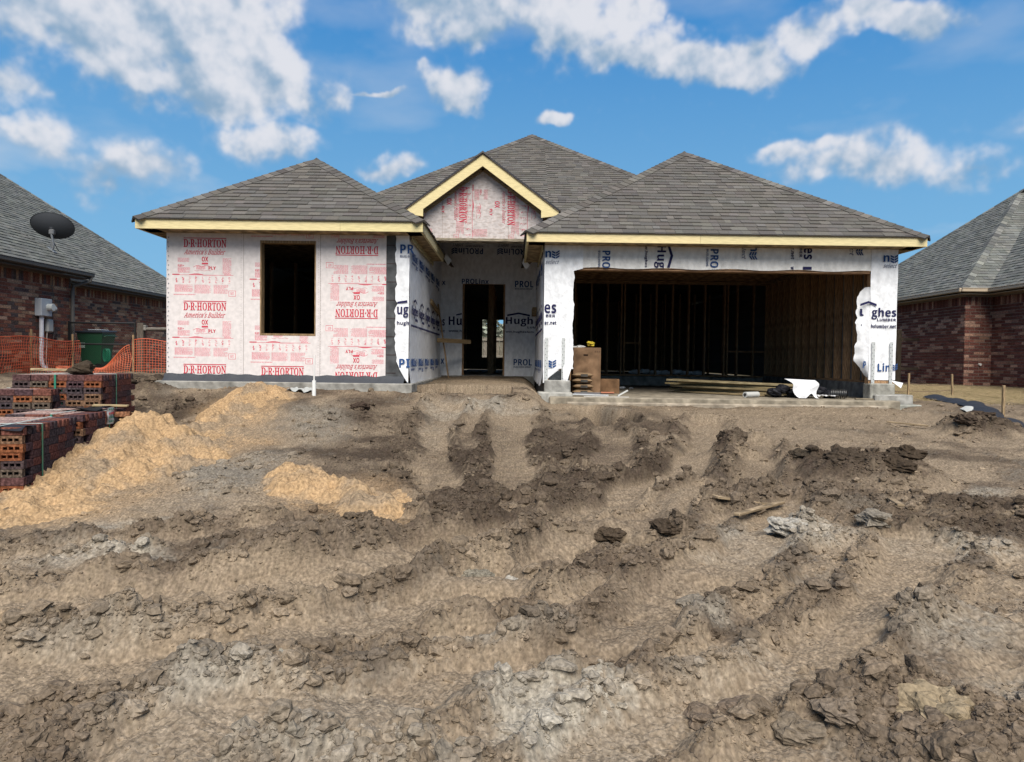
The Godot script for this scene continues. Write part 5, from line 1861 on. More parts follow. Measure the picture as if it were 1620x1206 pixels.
	for q in [V(-11.2, 0, -15.6), V(-11.0, 0, -17.2), V(-10.75, 0, -18.4), V(-9.26, 0, -18.38), V(-7.9, 0, -18.4)]:
		g = Geo.new()
		g.cspan(V(q.x - 0.02, -0.35, q.z - 0.02), V(q.x + 0.02, 0.85 if q.x > -10.8 else 0.92, q.z + 0.02), 0.003, Color(0.48, 0.33, 0.19))
		part(o, "stake", g, M.wood_up)

# ---------------------------------------------------------------- right side: stakes, silt cloth, fence, grass
func build_right_yard() -> void:
	var spots := [[V(8.51, -0.34, -16.14), 0.52, "thin upright stake between the house's concrete pier and brick wall"], [V(9.64, -0.34, -16.43), 0.50, "upright stake at the raised end of the silt cloth"], [V(7.50, -0.37, -11.45), 0.50, "upright stake standing alone above the middle of the silt cloth"]]
	for q in spots:
		var g := Geo.new()
		var p: Vector3 = q[0]
		p.y = gy(p.x, p.z)
		g.beam(p - V(0, 0.1, 0), p + V(rng.randf_range(-0.03, 0.02), q[1], 0), 0.038, 0.038, Color(0.50, 0.36, 0.21), 0.004, Vector3.RIGHT)
		single("wooden_stake", g, M.wood_up, q[2], "stake")
	var g := Geo.new()
	var rows := []
	var line := [V(8.45, 0, -15.1), V(8.25, 0, -14.2), V(8.02, 0, -13.2), V(7.55, 0, -12.0), V(7.05, 0, -10.9), V(6.85, 0, -9.9), V(6.9, 0, -8.6)]
	for i in 7:
		var row := []
		for k in 70:
			var t := k / 69.0 * (line.size() - 1.001)
			var a: Vector3 = line[int(t)]
			var b: Vector3 = line[mini(int(t) + 1, line.size() - 1)]
			var p := a.lerp(b, t - int(t))
			var w := (i / 6.0 - 0.5)
			var fold := 0.05 * sin(k * 0.55) + 0.03 * sin(k * 1.3)
			p += V(w * 0.34, 0, w * 0.1)
			p.y = base_h(p.x, -p.z) + 0.06 + 0.05 * (1.0 - 4 * w * w) + fold * (0.3 + 0.6 * w)
			row.append(p)
		rows.append(row)
	g.grid(rows, Color(0.028, 0.030, 0.033), V(0, -0.004, 0))
	single("silt_cloth", g, M.film, "black plastic silt cloth lying crumpled along the lot edge", "silt cloth")
	g = Geo.new()
	rows = []
	for i in 4:
		var row := []
		for k in 30:
			var t := k / 29.0
			var p := V(7.6, 0, -12.4).lerp(V(6.55, 0, -8.8), t) + V(-0.20 + i * 0.10, 0, -0.02 * i)
			p.y = base_h(p.x, -p.z) + 0.05 + 0.012 * sin(k * 0.9) + (0.02 if i == 1 or i == 2 else -0.03)
			row.append(p)
		rows.append(row)
	g.grid(rows, Color(0.48, 0.48, 0.45), V(0, -0.004, 0))
	single("plastic_strip", g, M.film, "pale plastic strip lying against the black silt cloth", "plastic strip")
	g = Geo.new()
	for k in 2:
		var a := V(8.51, gy(8.51, -16.14) + 0.14, -16.14)
		var b := V(9.64, gy(9.64, -16.43) + 0.16, -16.43)
		if k == 1: a += V(0, 0.17, 0); b += V(0, 0.10, 0)
		g.tube([a - V(0.9, 0.04, -0.3), a, a.lerp(b, 0.5) - V(0, 0.03, 0), b], 0.006, 4, Color(0.16, 0.11, 0.08))
	single("string_line", g, M.rubber, "dark string lines tied between two stakes", "string")
	var f := thing("board_fence", "dark brown board fence end beside the brick house", "fence", V(11.7, -0.3, -23.0))
	for k in 4:
		g = Geo.new()
		g.cspan(V(11.30 + k * 0.15, -0.4, -23.03), V(11.44 + k * 0.15, 1.42 + 0.01 * (k % 2), -23.0), 0.004, vary(Color(0.085, 0.062, 0.045), 0.12))
		part(f, "board", g, M.wood_up)
	for y in [0.2, 1.1]:
		g = Geo.new()
		g.cspan(V(11.28, y, -23.08), V(12.45, y + 0.09, -23.034), 0.003, Color(0.08, 0.06, 0.045))
		part(f, "rail", g, M.wood)
	# short dry grass
	var blade := Geo.new()
	blade.tri(V(-0.006, 0, 0), V(0.006, 0, 0), V(0.012, 1, 0.25), Color.WHITE)
	blade.tri(V(0.02, 0, 0.01), V(0.03, 0, 0), V(-0.01, 0.8, -0.3), Color.WHITE)
	blade.tri(V(-0.02, 0, -0.02), V(-0.012, 0, -0.012), V(-0.04, 0.7, 0.2), Color.WHITE)
	var mm := MultiMesh.new()
	mm.transform_format = MultiMesh.TRANSFORM_3D
	mm.use_colors = true
	mm.mesh = blade.mesh()
	var r := RandomNumberGenerator.new()
	r.seed = 8
	var list := []
	for k in 30000:
		var x := r.randf_range(7.2, 13.2)
		var d := r.randf_range(13.0, 20.8)
		if r.randf() > smoothstep(7.4, 9.5, x + tn[5].get_noise_2d(x, d) * 1.5) * smoothstep(13.5, 16.0, d): continue
		if x > 12.5 and d > 20.6: continue
		list.append([Transform3D(Basis(Vector3.UP, r.randf() * TAU).scaled(V(1.3, r.randf_range(0.03, 0.085), 0.06)), V(x, gy(x, -d) - 0.006, -d)), Color(0.13, 0.12, 0.055).lerp(Color(0.33, 0.25, 0.15), sqrt(r.randf()))])
	mm.instance_count = list.size()
	for i in list.size():
		mm.set_instance_transform(i, list[i][0])
		mm.set_instance_color(i, list[i][1])
	var o := MultiMeshInstance3D.new()
	o.name = "grass"
	o.multimesh = mm
	o.material_override = M.leaf
	add_child(o)
	tag(o, "short dry grass in front of the dark brick house", "grass", "", "stuff")
func build_backyard() -> void:
	var f := thing("back_fence", "pale picket fence seen through the house's back window", "fence", V(-0.5, -0.3, -34))
	for k in 40:
		var g := Geo.new()
		g.cspan(V(-4.0 + k * 0.18, -0.9, -34.02), V(-3.835 + k * 0.18, 1.35, -34.0), 0.004, vary(Color(0.48, 0.42, 0.33), 0.1))
		part(f, "picket", g, M.wood_up)
	for y in [0.45, 1.2]:
		var g := Geo.new()
		g.cspan(V(-4.0, y, -33.995), V(3.2, y + 0.09, -33.95), 0.004, Color(0.58, 0.52, 0.42))
		part(f, "rail", g, M.wood)
	var spots := [[V(-2.2, -0.9, -40), "grey-green tree behind the picket fence, the taller one"], [V(0.4, -0.9, -42), "grey-green tree behind the picket fence, the shorter one"]]
	for s in 2:
		var b: Vector3 = spots[s][0]
		var t := thing("tree", spots[s][1], "tree", b)
		var g := Geo.new()
		g.tube([b, b + V(0.1, 1.0, 0), b + V(0.05, 2.0, 0.1)], 0.14, 8, Color(0.12, 0.09, 0.07))
		for k in 6:
			var a := k * 1.1
			g.tube([b + V(0.05, 1.2 + k * 0.12, 0.05), b + V(cos(a) * 1.1, 2.0 + k * 0.2, sin(a) * 1.1)], 0.045, 5, Color(0.12, 0.09, 0.07))
		part(t, "trunk", g, M.wood_up)
		g = Geo.new()
		var r := RandomNumberGenerator.new()
		r.seed = 60 + s
		for k in 5000:
			var q := V(r.randfn(), r.randfn() * 0.75, r.randfn())
			q = q.normalized() * pow(r.randf(), 0.45)
			var c := b + V(q.x * 2.1, 2.0 - s * 0.4 + q.y * 1.9, q.z * 1.8)
			var n := V(r.randfn(), r.randfn(), r.randfn()).normalized()
			var u := n.cross(Vector3.UP).normalized() * 0.17
			var v := n.cross(u).normalized() * 0.11
			g.quad(c - u, c - v, c + u, c + v, vary(Color(0.20, 0.215, 0.17), 0.3))
		part(t, "crown", g, M.leaf)

# ---------------------------------------------------------------- strapped brick cubes
const CUBE_TONES := [Color(0.174, 0.087, 0.083), Color(0.129, 0.078, 0.083), Color(0.227, 0.094, 0.076), Color(0.151, 0.083, 0.083), Color(0.272, 0.113, 0.083), Color(0.106, 0.083, 0.091)]
const CUBE_DUSTY := [Color(0.524, 0.344, 0.304), Color(0.424, 0.304, 0.283), Color(0.606, 0.424, 0.363)]
const CUBE_BRIGHT := [Color(0.338, 0.125, 0.062), Color(0.300, 0.175, 0.106), Color(0.188, 0.144, 0.112), Color(0.125, 0.088, 0.088), Color(0.375, 0.144, 0.069)]
func brick_shape(l: float, hgt: float, w: float, holes: bool, col: Color) -> Geo:   # l along x, hgt along y, w along z; holes in the +z face
	var g := Geo.new()
	if not holes:
		g.cbox(Transform3D(), V(l, hgt, w), 0.003, col)
		return g
	var z := w * 0.5
	var xs := [-l / 2, -l * 0.36, -l * 0.16, -l * 0.10, l * 0.10, l * 0.16, l * 0.36, l / 2]
	var y0 := -hgt * 0.2
	var y1 := hgt * 0.2
	var dark := col
	g.quad(V(-l / 2, -hgt / 2, z), V(l / 2, -hgt / 2, z), V(l / 2, y0, z), V(-l / 2, y0, z), col)
	g.quad(V(-l / 2, y1, z), V(l / 2, y1, z), V(l / 2, hgt / 2, z), V(-l / 2, hgt / 2, z), col)
	for k in 7:
		var a := V(xs[k], y0, z)
		var b := V(xs[k + 1], y0, z)
		var c := V(xs[k + 1], y1, z)
		var d := V(xs[k], y1, z)
		if k % 2 == 0:
			g.quad(a, b, c, d, col)
		else:
			var o := V(0, 0, -w * 0.95)
			g.quad(a, a + o, b + o, b, dark); g.quad(c, c + o, d + o, d, dark)
			g.quad(b, b + o, c + o, c, dark); g.quad(d, d + o, a + o, a, dark)
			g.quad(a + o, d + o, c + o, b + o, dark)
	for q in [[V(l / 2, -hgt / 2, z), V(l / 2, -hgt / 2, -z), V(l / 2, hgt / 2, -z), V(l / 2, hgt / 2, z)], [V(-l / 2, -hgt / 2, -z), V(-l / 2, -hgt / 2, z), V(-l / 2, hgt / 2, z), V(-l / 2, hgt / 2, -z)],
		[V(-l / 2, hgt / 2, z), V(l / 2, hgt / 2, z), V(l / 2, hgt / 2, -z), V(-l / 2, hgt / 2, -z)], [V(-l / 2, -hgt / 2, -z), V(l / 2, -hgt / 2, -z), V(l / 2, -hgt / 2, z), V(-l / 2, -hgt / 2, z)], [V(l / 2, -hgt / 2, -z), V(-l / 2, -hgt / 2, -z), V(-l / 2, hgt / 2, -z), V(l / 2, hgt / 2, -z)]]:
		g.quad(q[0], q[1], q[2], q[3], col)
	return g
var brick_store := {}
func brick_mesh(key: String, l: float, hgt: float, w: float, holes: bool, col: Color) -> ArrayMesh:
	if not brick_store.has(key):
		brick_store[key] = brick_shape(l, hgt, w, holes, col).mesh()
	return brick_store[key]
# cube of bricks: at = its right front lower corner, turn = heading of its long side, sizes in bricks
func brick_cube(label: String, at: Vector3, turn: float, wide: int, long: int, rows: int, straps: Array) -> Node3D:
	var t := thing("brick_cube", label, "brick cube", at, "")
	t.rotation.y = turn
	var L := 0.192
	var H := 0.074
	var W := 0.062
	var put := func(p: Vector3, euler: Vector3, holes: bool, tones: Array, jitter: float):
		var k: int = rng.randi() % tones.size()
		var o := MeshInstance3D.new()
		o.name = "brick"
		o.mesh = brick_mesh("%s%s" % [holes, tones[k]], L - 0.004, H - 0.003, W - 0.002, holes, tones[k])
		o.material_override = M.brick
		o.position = p + V(rng.randf_range(-jitter, jitter), 0, rng.randf_range(-jitter, jitter))
		o.rotation = euler + V(0, rng.randf_range(-0.015, 0.015), 0)
		t.add_child(o, true)
	# local axes: x to the left of the corner is negative, z runs back (negative)
	var core := MeshInstance3D.new()
	var cg := Geo.new()
	cg.span(V(-wide * L + 0.07, 0.0, -long * L + 0.03), V(-0.07, rows * H - 0.08, -0.07), Color(0.155, 0.078, 0.072))
	core.name = "inner_bricks"
	core.mesh = cg.mesh()
	core.material_override = M.brick
	t.add_child(core)
	for r in rows - 1:
		for k in wide:
			var shift := 0.0 if r % 2 == 0 else -0.012
			put.call(V(-(k + 0.5) * L + shift + 0.0, (r + 0.5) * H, -W * 0.5), Vector3.ZERO, r != 2, CUBE_BRIGHT if rng.randf() < 0.8 else CUBE_TONES, 0.006)
		for k in long:
			var sh := L * 0.5 if r % 2 else 0.0
			var z := -W - 0.004 - (k + 0.5) * L - sh + (0.06 if r % 2 == 0 else 0.0)
			if z > -W - L * 0.5 - 0.002: z = -W - L * 0.5 - 0.002
			put.call(V(-W * 0.5, (r + 0.5) * H, z), V(0, PI / 2, 0), false, CUBE_TONES, 0.005)
	for k in wide:   # top layer lies on its broad sides
		for j in long * 2 + 1:
			put.call(V(-(k + 0.5) * L, (rows - 0.5) * H, -(j + 0.5) * L * 0.5), Vector3.ZERO, false, CUBE_TONES if j < 1 or k < 1 else CUBE_DUSTY, 0.006)
	var strap := Color(0.02, 0.16, 0.10)
	for s in straps:
		var g := Geo.new()
		var top := rows * H + 0.004
		if s[0] == "z":   # round the cube across its width, at depth s[1]
			g.span(V(-wide * L, top, s[1] - 0.011), V(0.012, top + 0.003, s[1] + 0.011), Color(0.42, 0.5, 0.47))
			g.span(V(0.009, 0.0, s[1] - 0.011), V(0.013, top, s[1] + 0.011), strap)
		else:
			g.span(V(s[1] - 0.011, top + 0.004, -long * L), V(s[1] + 0.011, top + 0.007, 0.012), Color(0.42, 0.5, 0.47))
			g.span(V(s[1] - 0.011, 0.0, 0.009), V(s[1] + 0.011, top, 0.013), strap)
		var o := MeshInstance3D.new()
		o.name = "strap"
		o.mesh = g.mesh()
		o.material_override = M.plastic
		t.add_child(o, true)
	return t
func build_bricks() -> void:
	var th := deg_to_rad(11.0)   # the long sides head away and a little to the left
	var c1 := V(-4.29, -0.95, -6.6)
	var dir := V(-sin(th), 0, -cos(th))
	brick_cube("strapped cube of purple-brown bricks, its cored end bricks showing at the sand heap", c1, th, 4, 6, 9, [["z", -0.36], ["x", -0.21]])
	var c2 := c1 + dir * 1.22 + V(0.06, 0.02, 0)
	var o2 := brick_cube("strapped cube of red-brown bricks with a white paper tag on its strap", c2, th - 0.10, 4, 5, 9, [["z", -0.62], ["x", -0.3]])
	brick_cube("strapped cube of bricks behind the tagged one, dusty on top", V(-5.25, -0.78, -8.55), th, 3, 5, 10, [["z", -0.3]])
	brick_cube("strapped cube of bricks with a clod of earth on top, next to the orange net", V(-4.86, -0.62, -8.9), th, 5, 6, 10, [["z", -0.5], ["x", -0.5]])
	# paper tag
	var g := Geo.new()
	var rows := []
	for i in 8:
		var row := []
		for k in 6:
			row.append(V(0.022 + 0.008 * sin(i * 1.1 + k), 0.52 + i * 0.026, -0.70 + k * 0.032 + 0.006 * sin(i * 0.9)))
		row.reverse()
		rows.append(row)
	g.grid(rows, Color(0.72, 0.72, 0.70), V(-0.003, 0, 0))
	var tg := MeshInstance3D.new()
	tg.name = "paper_tag"
	tg.mesh = g.mesh()
	tg.material_override = M.card
	o2.add_child(tg)
	g = Geo.new()
	for k in 4:
		for b in 3:
			g.box(Transform3D(Basis(), V(0.033, 0.685 - k * 0.045, -0.575 - b * 0.042)), V(0.003, 0.022, 0.030 - 0.006 * ((k + b) % 3)), Color(0.05, 0.16, 0.12) if k != 1 else Color(0.4, 0.05, 0.06))
	var tt := MeshInstance3D.new()
	tt.name = "tag_print"
	tt.mesh = g.mesh()
	tt.material_override = M.ink
	tg.add_child(tt)
	# loose bricks at the end of the tagged cube
	var e := c2 + dir * 1.1
	var loose := [[V(0.06, 0.56, 0.05), V(0.3, 0.5, 0.7), "loose tan cored brick tilted on the pile beside the tagged cube"], [V(0.20, 0.60, 0.0), V(1.2, 0.2, 0.1), "loose orange cored brick lying highest beside the tagged cube"], [V(0.12, 0.50, 0.10), V(0.2, 0.9, 0.9), "loose charcoal brick wedged aslant beside the tagged cube"], [V(0.28, 0.49, 0.02), V(0.1, 0.4, 0.15), "loose orange brick at the outer end beside the tagged cube"], [V(0.20, 0.45, 0.08), V(0.4, 1.1, 0.5), "loose red-brown brick half buried beside the tagged cube"]]
	var tones := [Color(0.30, 0.17, 0.10), Color(0.33, 0.16, 0.09), Color(0.07, 0.06, 0.065), Color(0.29, 0.13, 0.075), Color(0.15, 0.07, 0.05)]
	for k in loose.size():
		g = brick_shape(0.19, 0.092, 0.06, k != 2, tones[k])
		var b := Basis.from_euler(loose[k][1])
		var xf := Transform3D(b, e + loose[k][0] + V(0.0, 0.0, 0.25))
		for i in g.v.size():
			g.v[i] = xf * g.v[i]
			g.n[i] = b * g.n[i]
		single("loose_brick", g, M.brick, loose[k][2], "brick", "loose bricks")
	# black sheet, plank and earth clod on top of the cubes
	g = Geo.new()
	rows = []
	for i in 5:
		var row := []
		for k in 6:
			row.append(c1 + V(-0.32 + k * 0.062, 0.672 + 0.006 * sin(i * 1.7 + k * 1.1), 0.01 - i * 0.05) + (V(0, -0.03, 0.012) if i == 0 else Vector3.ZERO))
		rows.append(row)
	g.grid(rows, Color(0.02, 0.022, 0.026), V(0, -0.003, 0))
	single("plastic_scrap", g, M.film, "black plastic scrap on the corner of the cored cube", "plastic scrap")
	g = Geo.new()
	rows = []
	for i in 5:
		var row := []
		for k in 7:
			row.append(c2 + V(-0.55 + k * 0.075, 0.695 + 0.02 * sin(i * 1.1 + k * 0.8), -0.45 - i * 0.09))
		rows.append(row)
	g.grid(rows, Color(0.012, 0.012, 0.013), V(0, -0.003, 0))
	single("plastic_scrap", g, M.film, "black plastic sheet on top of the tagged cube", "plastic scrap")
	g = Geo.new()
	g.beam(c2 + V(-0.32, 0.715, -0.78), c2 + V(0.02, 0.705, -0.90), 0.14, 0.02, Color(0.62, 0.47, 0.26), 0.004)
	single("wood_offcut", g, M.wood, "short yellow wood offcut on top of the tagged cube", "offcut")
	g = Geo.new()
	g.beam(V(-6.1, 0.165, -9.6), V(-5.4, 0.165, -9.35), 0.12, 0.03, Color(0.62, 0.47, 0.28), 0.004)
	single("wood_offcut", g, M.wood, "pale plank lying on the brick cube next to the net", "offcut")
	var m := MeshInstance3D.new()
	m.name = numbered("dirt_clod")
	m.mesh = tinted(clod_mesh(411, 10, 14), DARK)
	m.material_override = M.soil
	m.scale = V(0.13, 0.11, 0.12)
	m.position = V(-5.15, 0.19, -9.0)
	add_child(m)
	tag(m, "dark clod of earth on top of the brick cube", "clod")
func tinted(mesh: ArrayMesh, col: Color) -> ArrayMesh:
	var a := mesh.surface_get_arrays(0)
	var c: PackedColorArray = a[Mesh.ARRAY_COLOR]
	for i in c.size():
		c[i] = col
	a[Mesh.ARRAY_COLOR] = c
	var m := ArrayMesh.new()
	m.add_surface_from_arrays(Mesh.PRIMITIVE_TRIANGLES, a)
	return m

# ---------------------------------------------------------------- loose things about the house
func build_porch_things() -> void:
	var raw := Color(0.47, 0.33, 0.18)
	var g := Geo.new()
	g.beam(V(-1.60, 0.76, -16.0), V(-0.93, 0.745, -16.6), 0.038, 0.09, raw, 0.003)
	single("guard_rail_board", g, M.wood, "short level two-by-four across the edge of the front doorway", "board")
	g = Geo.new()
	g.beam(V(-1.62, 1.55, -16.3), V(-1.36, -0.08, -16.15), 0.03, 0.05, Color(0.40, 0.27, 0.15), 0.003, Vector3.BACK)
	single("brace_board", g, M.wood_up, "thin slanting stick leaning on the entry's wrapped wall", "board")
	g = Geo.new()
	g.beam(V(-1.615, 1.50, -14.9), V(-1.585, 1.34, -16.2), 0.038, 0.09, raw, 0.003)
	single("nailer_board", g, M.wood, "board nailed sloping along the entry's wrapped side wall", "board")
	g = Geo.new()
	g.cspan(V(0.42, 1.34, -16.9), V(0.51, 1.50, -16.2), 0.004, raw)
	single("nailer_block", g, M.wood, "short wood block nailed to the entry wall by the garage", "block")
	# white pipe stub in front of the boards
	var py := gy(-2.95, -11.2)
	g = Geo.new()
	g.tube([V(-2.95, py - 0.1, -11.2), V(-2.95, py + 0.22, -11.2)], 0.03, 10, Color(0.66, 0.66, 0.64))
	g.tube([V(-2.95, py + 0.22, -11.2), V(-2.95, py + 0.60, -11.22)], 0.012, 8, Color(0.62, 0.6, 0.58))
	single("pipe_stub", g, M.plastic, "white plastic pipe stub standing before the printed boards", "pipe")
	g = Geo.new()
	var rows := []
	for i in 7:
		var row := []
		for k in 9:
			var x := -3.42 + k * 0.045 + 0.03 * sin(i * 2.3)
			var d := 11.4 + i * 0.045 + 0.03 * sin(k * 1.9)
			row.append(V(x, gy(x, -d) + 0.03 + 0.02 * sin(k * 1.7 + i * 2.1), -d))
		rows.append(row)
	rows.reverse()
	g.grid(rows, Color(0.36, 0.37, 0.36), V(0, -0.003, 0))
	single("torn_plastic", g, M.film, "crumpled clear plastic on the ground beside the white pipe stub", "plastic")
func board_stack() -> void:
	var ends := []
	for k in 14:
		var lay := k / 2
		ends.append([V(3.25 + 0.2 * (k % 3) - 0.04 * lay, -0.21 + lay * 0.038, -14.85 - 0.35 * (k % 2) + 0.05 * lay), V(4.45 + 0.10 * lay + 0.25 * (k % 2), -0.21 + lay * 0.030, -13.35 + 0.16 * (k % 2) - 0.12 * (k % 3))])
	for k in ends.size():
		var g := Geo.new()
		g.beam(ends[k][0], ends[k][1], 0.13 + rng.randf() * 0.05, 0.034, vary(Color(0.46, 0.36, 0.20), 0.18), 0.004)
		single("lumber_board", g, M.wood, "rough board in the loose lumber pile on the garage floor", "board", "boards in the garage lumber pile")
func build_garage_things() -> void:
	var card := Color(0.30, 0.185, 0.11)
	var o := thing("cardboard_box", "tall brown cardboard carton with a hand hole by the garage pier", "box", V(1.33, -0.235, -13.5))
	var g := Geo.new()
	g.cspan(V(1.09, -0.235, -13.9), V(1.58, 0.60, -13.42), 0.004, card)
	part(o, "carton", g, M.card)
	g = Geo.new()
	g.box(Transform3D(Basis(), V(1.31, 0.465, -13.419)), V(0.08, 0.03, 0.004), Color(0.05, 0.03, 0.02))
	part(o, "hand_hole", g, M.card)
	g = Geo.new()
	for k in 3:
		g.box(Transform3D(Basis(), V(1.48 + k * 0.035, 0.53, -13.4185)), V(0.022, 0.03, 0.003), Color(0.10, 0.055, 0.035))
		g.box(Transform3D(Basis(), V(1.49 + k * 0.03, 0.46, -13.4185)), V(0.022, 0.014, 0.003), Color(0.15, 0.085, 0.05))
	part(o, "print", g, M.ink)
	o = thing("cardboard_box", "low brown cardboard carton on the floor beside the tall one", "box", V(1.8, -0.235, -14.0))
	g = Geo.new()
	g.cspan(V(1.60, -0.235, -14.2), V(1.98, 0.03, -13.85), 0.004, Color(0.26, 0.15, 0.085))
	part(o, "carton", g, M.card)
	g = Geo.new()
	g.span(V(1.60, 0.031, -14.04), V(1.98, 0.033, -13.99), Color(0.32, 0.21, 0.12))
	part(o, "tape", g, M.card)
	var what := ["lowest", "second", "third", "topmost"]
	for k in 4:
		g = Geo.new()
		var rows := []
		for i in 9:
			var row := []
			for j in 13:
				var u := j / 12.0 * 2 - 1
				var v := i / 8.0 * 2 - 1
				var b := (1.0 - pow(absf(u), 4)) * (1.0 - pow(absf(v), 4))
				row.append(V(1.245 + u * 0.185 + 0.01 * sin(k * 2.0), -0.235 + k * 0.098 + 0.052 + 0.046 * b, -13.26 - v * 0.14))
			rows.append(row)
		g.grid(rows, Color(0.33, 0.225, 0.135))
		var low := []
		for i in 9:
			var row := []
			for j in 13:
				var q: Vector3 = rows[i][j]
				row.append(V(q.x, 2.0 * (-0.235 + k * 0.098 + 0.052) - q.y, q.z))
			low.append(row)
		low.reverse()
		g.grid(low, Color(0.33, 0.225, 0.135))
		g.box(Transform3D(Basis(), V(1.26, -0.235 + k * 0.098 + 0.05, -13.125)), V(0.12, 0.045, 0.01), Color(0.12, 0.11, 0.10))
		single("paper_sack", g, M.card, "%s brown paper sack in the stack before the tall carton" % what[k], "sack", "stacked paper sacks")
	g = Geo.new()
	var r := RandomNumberGenerator.new()
	r.seed = 4
	for k in 9:
		g.add(blob(V(1.36 + r.randf() * 0.09, 0.63 + r.randf() * 0.07, -13.6 + r.randf() * 0.08), 0.035, Color(0.55, 0.43, 0.05), k))
	single("yellow_wrapper", g, M.film, "crumpled yellow wrapper on top of the tall carton", "wrapper")
	g = Geo.new()
	g.add(blob(V(1.22, 0.615, -13.6), 0.085, Color(0.62, 0.62, 0.60), 3, 0.4))
	g.add(blob(V(1.12, 0.61, -13.62), 0.07, Color(0.62, 0.62, 0.60), 5, 0.3))
	single("white_bag", g, M.film, "white plastic bag lying on the tall carton", "bag")
	# metal and flat trash at the front edge
	var raw := [[V(1.02, -0.205, -12.62), V(1.62, -0.215, -12.60), Color(0.45, 0.46, 0.47), "bent grey sheet metal strip on the garage threshold"], [V(1.05, -0.19, -12.72), V(1.72, -0.185, -12.70), Color(0.16, 0.16, 0.17), "dark rubber strip lying behind the sheet metal strip"], [V(1.50, -0.17, -12.66), V(1.72, -0.17, -12.64), Color(0.42, 0.16, 0.09), "short copper-coloured offcut lying on the dark rubber strip"], [V(1.78, -0.225, -12.64), V(1.95, -0.13, -12.66), Color(0.55, 0.55, 0.52), "pale offcut standing aslant on the garage threshold"], [V(1.2, -0.24, -12.5), V(1.95, -0.24, -12.51), Color(0.5, 0.48, 0.44), "long pale strip along the very edge of the garage slab"]]
	for q in raw:
		g = Geo.new()
		g.beam(q[0] + V(0, 0.004, 0), q[1] + V(0, 0.004, 0), 0.06, 0.022, q[2], 0.003)
		single("scrap_strip", g, M.metal, q[3], "scrap")
	board_stack()
	g = Geo.new()
	g.tube([V(4.02, -0.185, -12.95), V(4.30, -0.185, -13.15)], 0.05, 14, Color(0.42, 0.42, 0.40))
	g.tube([V(4.015, -0.185, -12.947), V(4.05, -0.185, -12.972)], 0.028, 12, Color(0.03, 0.03, 0.03))
	single("pipe_end", g, M.plastic, "grey pipe end poking out below the lumber pile", "pipe")
	# black plastic heap, white sheet, drain pipe roll
	g = Geo.new()
	for k in 7:
		g.add(blob(V(4.6 + k * 0.16, -0.14 + 0.05 * sin(k * 1.7), -13.15 - 0.05 * (k % 3)), 0.13, Color(0.014, 0.014, 0.016), 20 + k, 0.8))
	single("black_sheeting", g, M.film, "heap of black plastic sheeting under the torn white sheet", "sheeting")
	g = Geo.new()
	var rows := []
	for i in 14:
		var row := []
		for k in 12:
			var u := k / 11.0
			var v := i / 13.0
			var x := 4.78 + u * 0.52 + 0.16 * v * (1.0 - u) - 0.16 * (1 - v) * 0.4 + 0.05 * sin(v * 6.0)
			var y := 0.10 - 0.02 * u - v * (0.30 + 0.02 * sin(u * 9.0)) + 0.045 * sin(u * 7.0 + v * 4.0) * v
			row.append(V(x, maxf(y, -0.225), -13.02 + v * 0.17 + 0.03 * sin(u * 8.0 + v * 5.0)))
		rows.append(row)
	rows.reverse()
	g.grid(rows, Color(0.55, 0.555, 0.57), V(0, -0.002, -0.003))
	rows = []
	for i in 6:
		var row := []
		for k in 12:
			row.append(V(5.15 + k * 0.045, -0.205 + 0.035 * absf(sin(k * 1.1 + i * 0.8)), -12.93 - i * 0.035 + 0.02 * sin(k * 0.9)))
		rows.append(row)
	g.grid(rows, Color(0.55, 0.555, 0.57), V(0, -0.003, 0))
	single("white_sheet", g, M.film, "torn white plastic sheet draped over black sheeting in the garage", "sheet")
	o = thing("drain_pipe_roll", "short roll of black drain pipe beside the white sheet", "pipe", V(5.68, -0.23, -13.0))
	g = Geo.new()
	for k in 9:
		g.tube([V(5.55 + k * 0.026, -0.15, -13.06 + k * 0.012), V(5.567 + k * 0.026, -0.15, -13.052 + k * 0.012)], 0.082 if k % 2 else 0.074, 18, Color(0.02, 0.02, 0.021))
	part(o, "pipe", g, M.plastic)
	g = Geo.new()
	g.tube([V(5.777, -0.15, -12.955), V(5.785, -0.15, -12.952)], 0.05, 16, Color(0.004, 0.004, 0.004))
	part(o, "bore", g, M.rubber)
	g = Geo.new()
	g.beam(V(5.85, -0.222, -12.8), V(6.12, -0.222, -12.72), 0.16, 0.02, Color(0.42, 0.35, 0.25), 0.003)
	single("plywood_offcut", g, M.wood, "small plywood offcut at the foot of the garage pier", "offcut")
	g = Geo.new()
	for k in 7:
		g.add(blob(V(3.15 + k * 0.27, 0.09 + 0.02 * sin(k * 2.0), -19.35 - 0.1 * (k % 2)), 0.16, Color(0.55, 0.56, 0.57), 50 + k, 0.5))
	single("insulation_batts", g, M.cloth, "white crumpled insulation lying behind the open stud wall", "insulation")
	g = Geo.new()
	g.add(blob(V(2.35, -0.20, -16.0), 0.07, Color(0.5, 0.52, 0.54), 71, 0.6))
	g.add(blob(V(2.55, -0.21, -16.1), 0.05, Color(0.45, 0.47, 0.5), 72, 0.5))
	single("paper_scrap", g, M.card, "crumpled pale paper on the garage floor below the stem wall", "paper")
func blob(c: Vector3, r: float, col: Color, seed_: int, squash := 1.0) -> Geo:
	var m := clod_mesh(seed_ + 700, 8, 12)
	var a := m.surface_get_arrays(0)
	var g := Geo.new()
	g.v = a[Mesh.ARRAY_VERTEX]
	g.n = a[Mesh.ARRAY_NORMAL]
	g.uv = a[Mesh.ARRAY_TEX_UV]
	g.c = PackedColorArray()
	for i in g.v.size():
		g.v[i] = c + g.v[i] * V(r, r * squash, r)
		g.c.append(col)
	return g

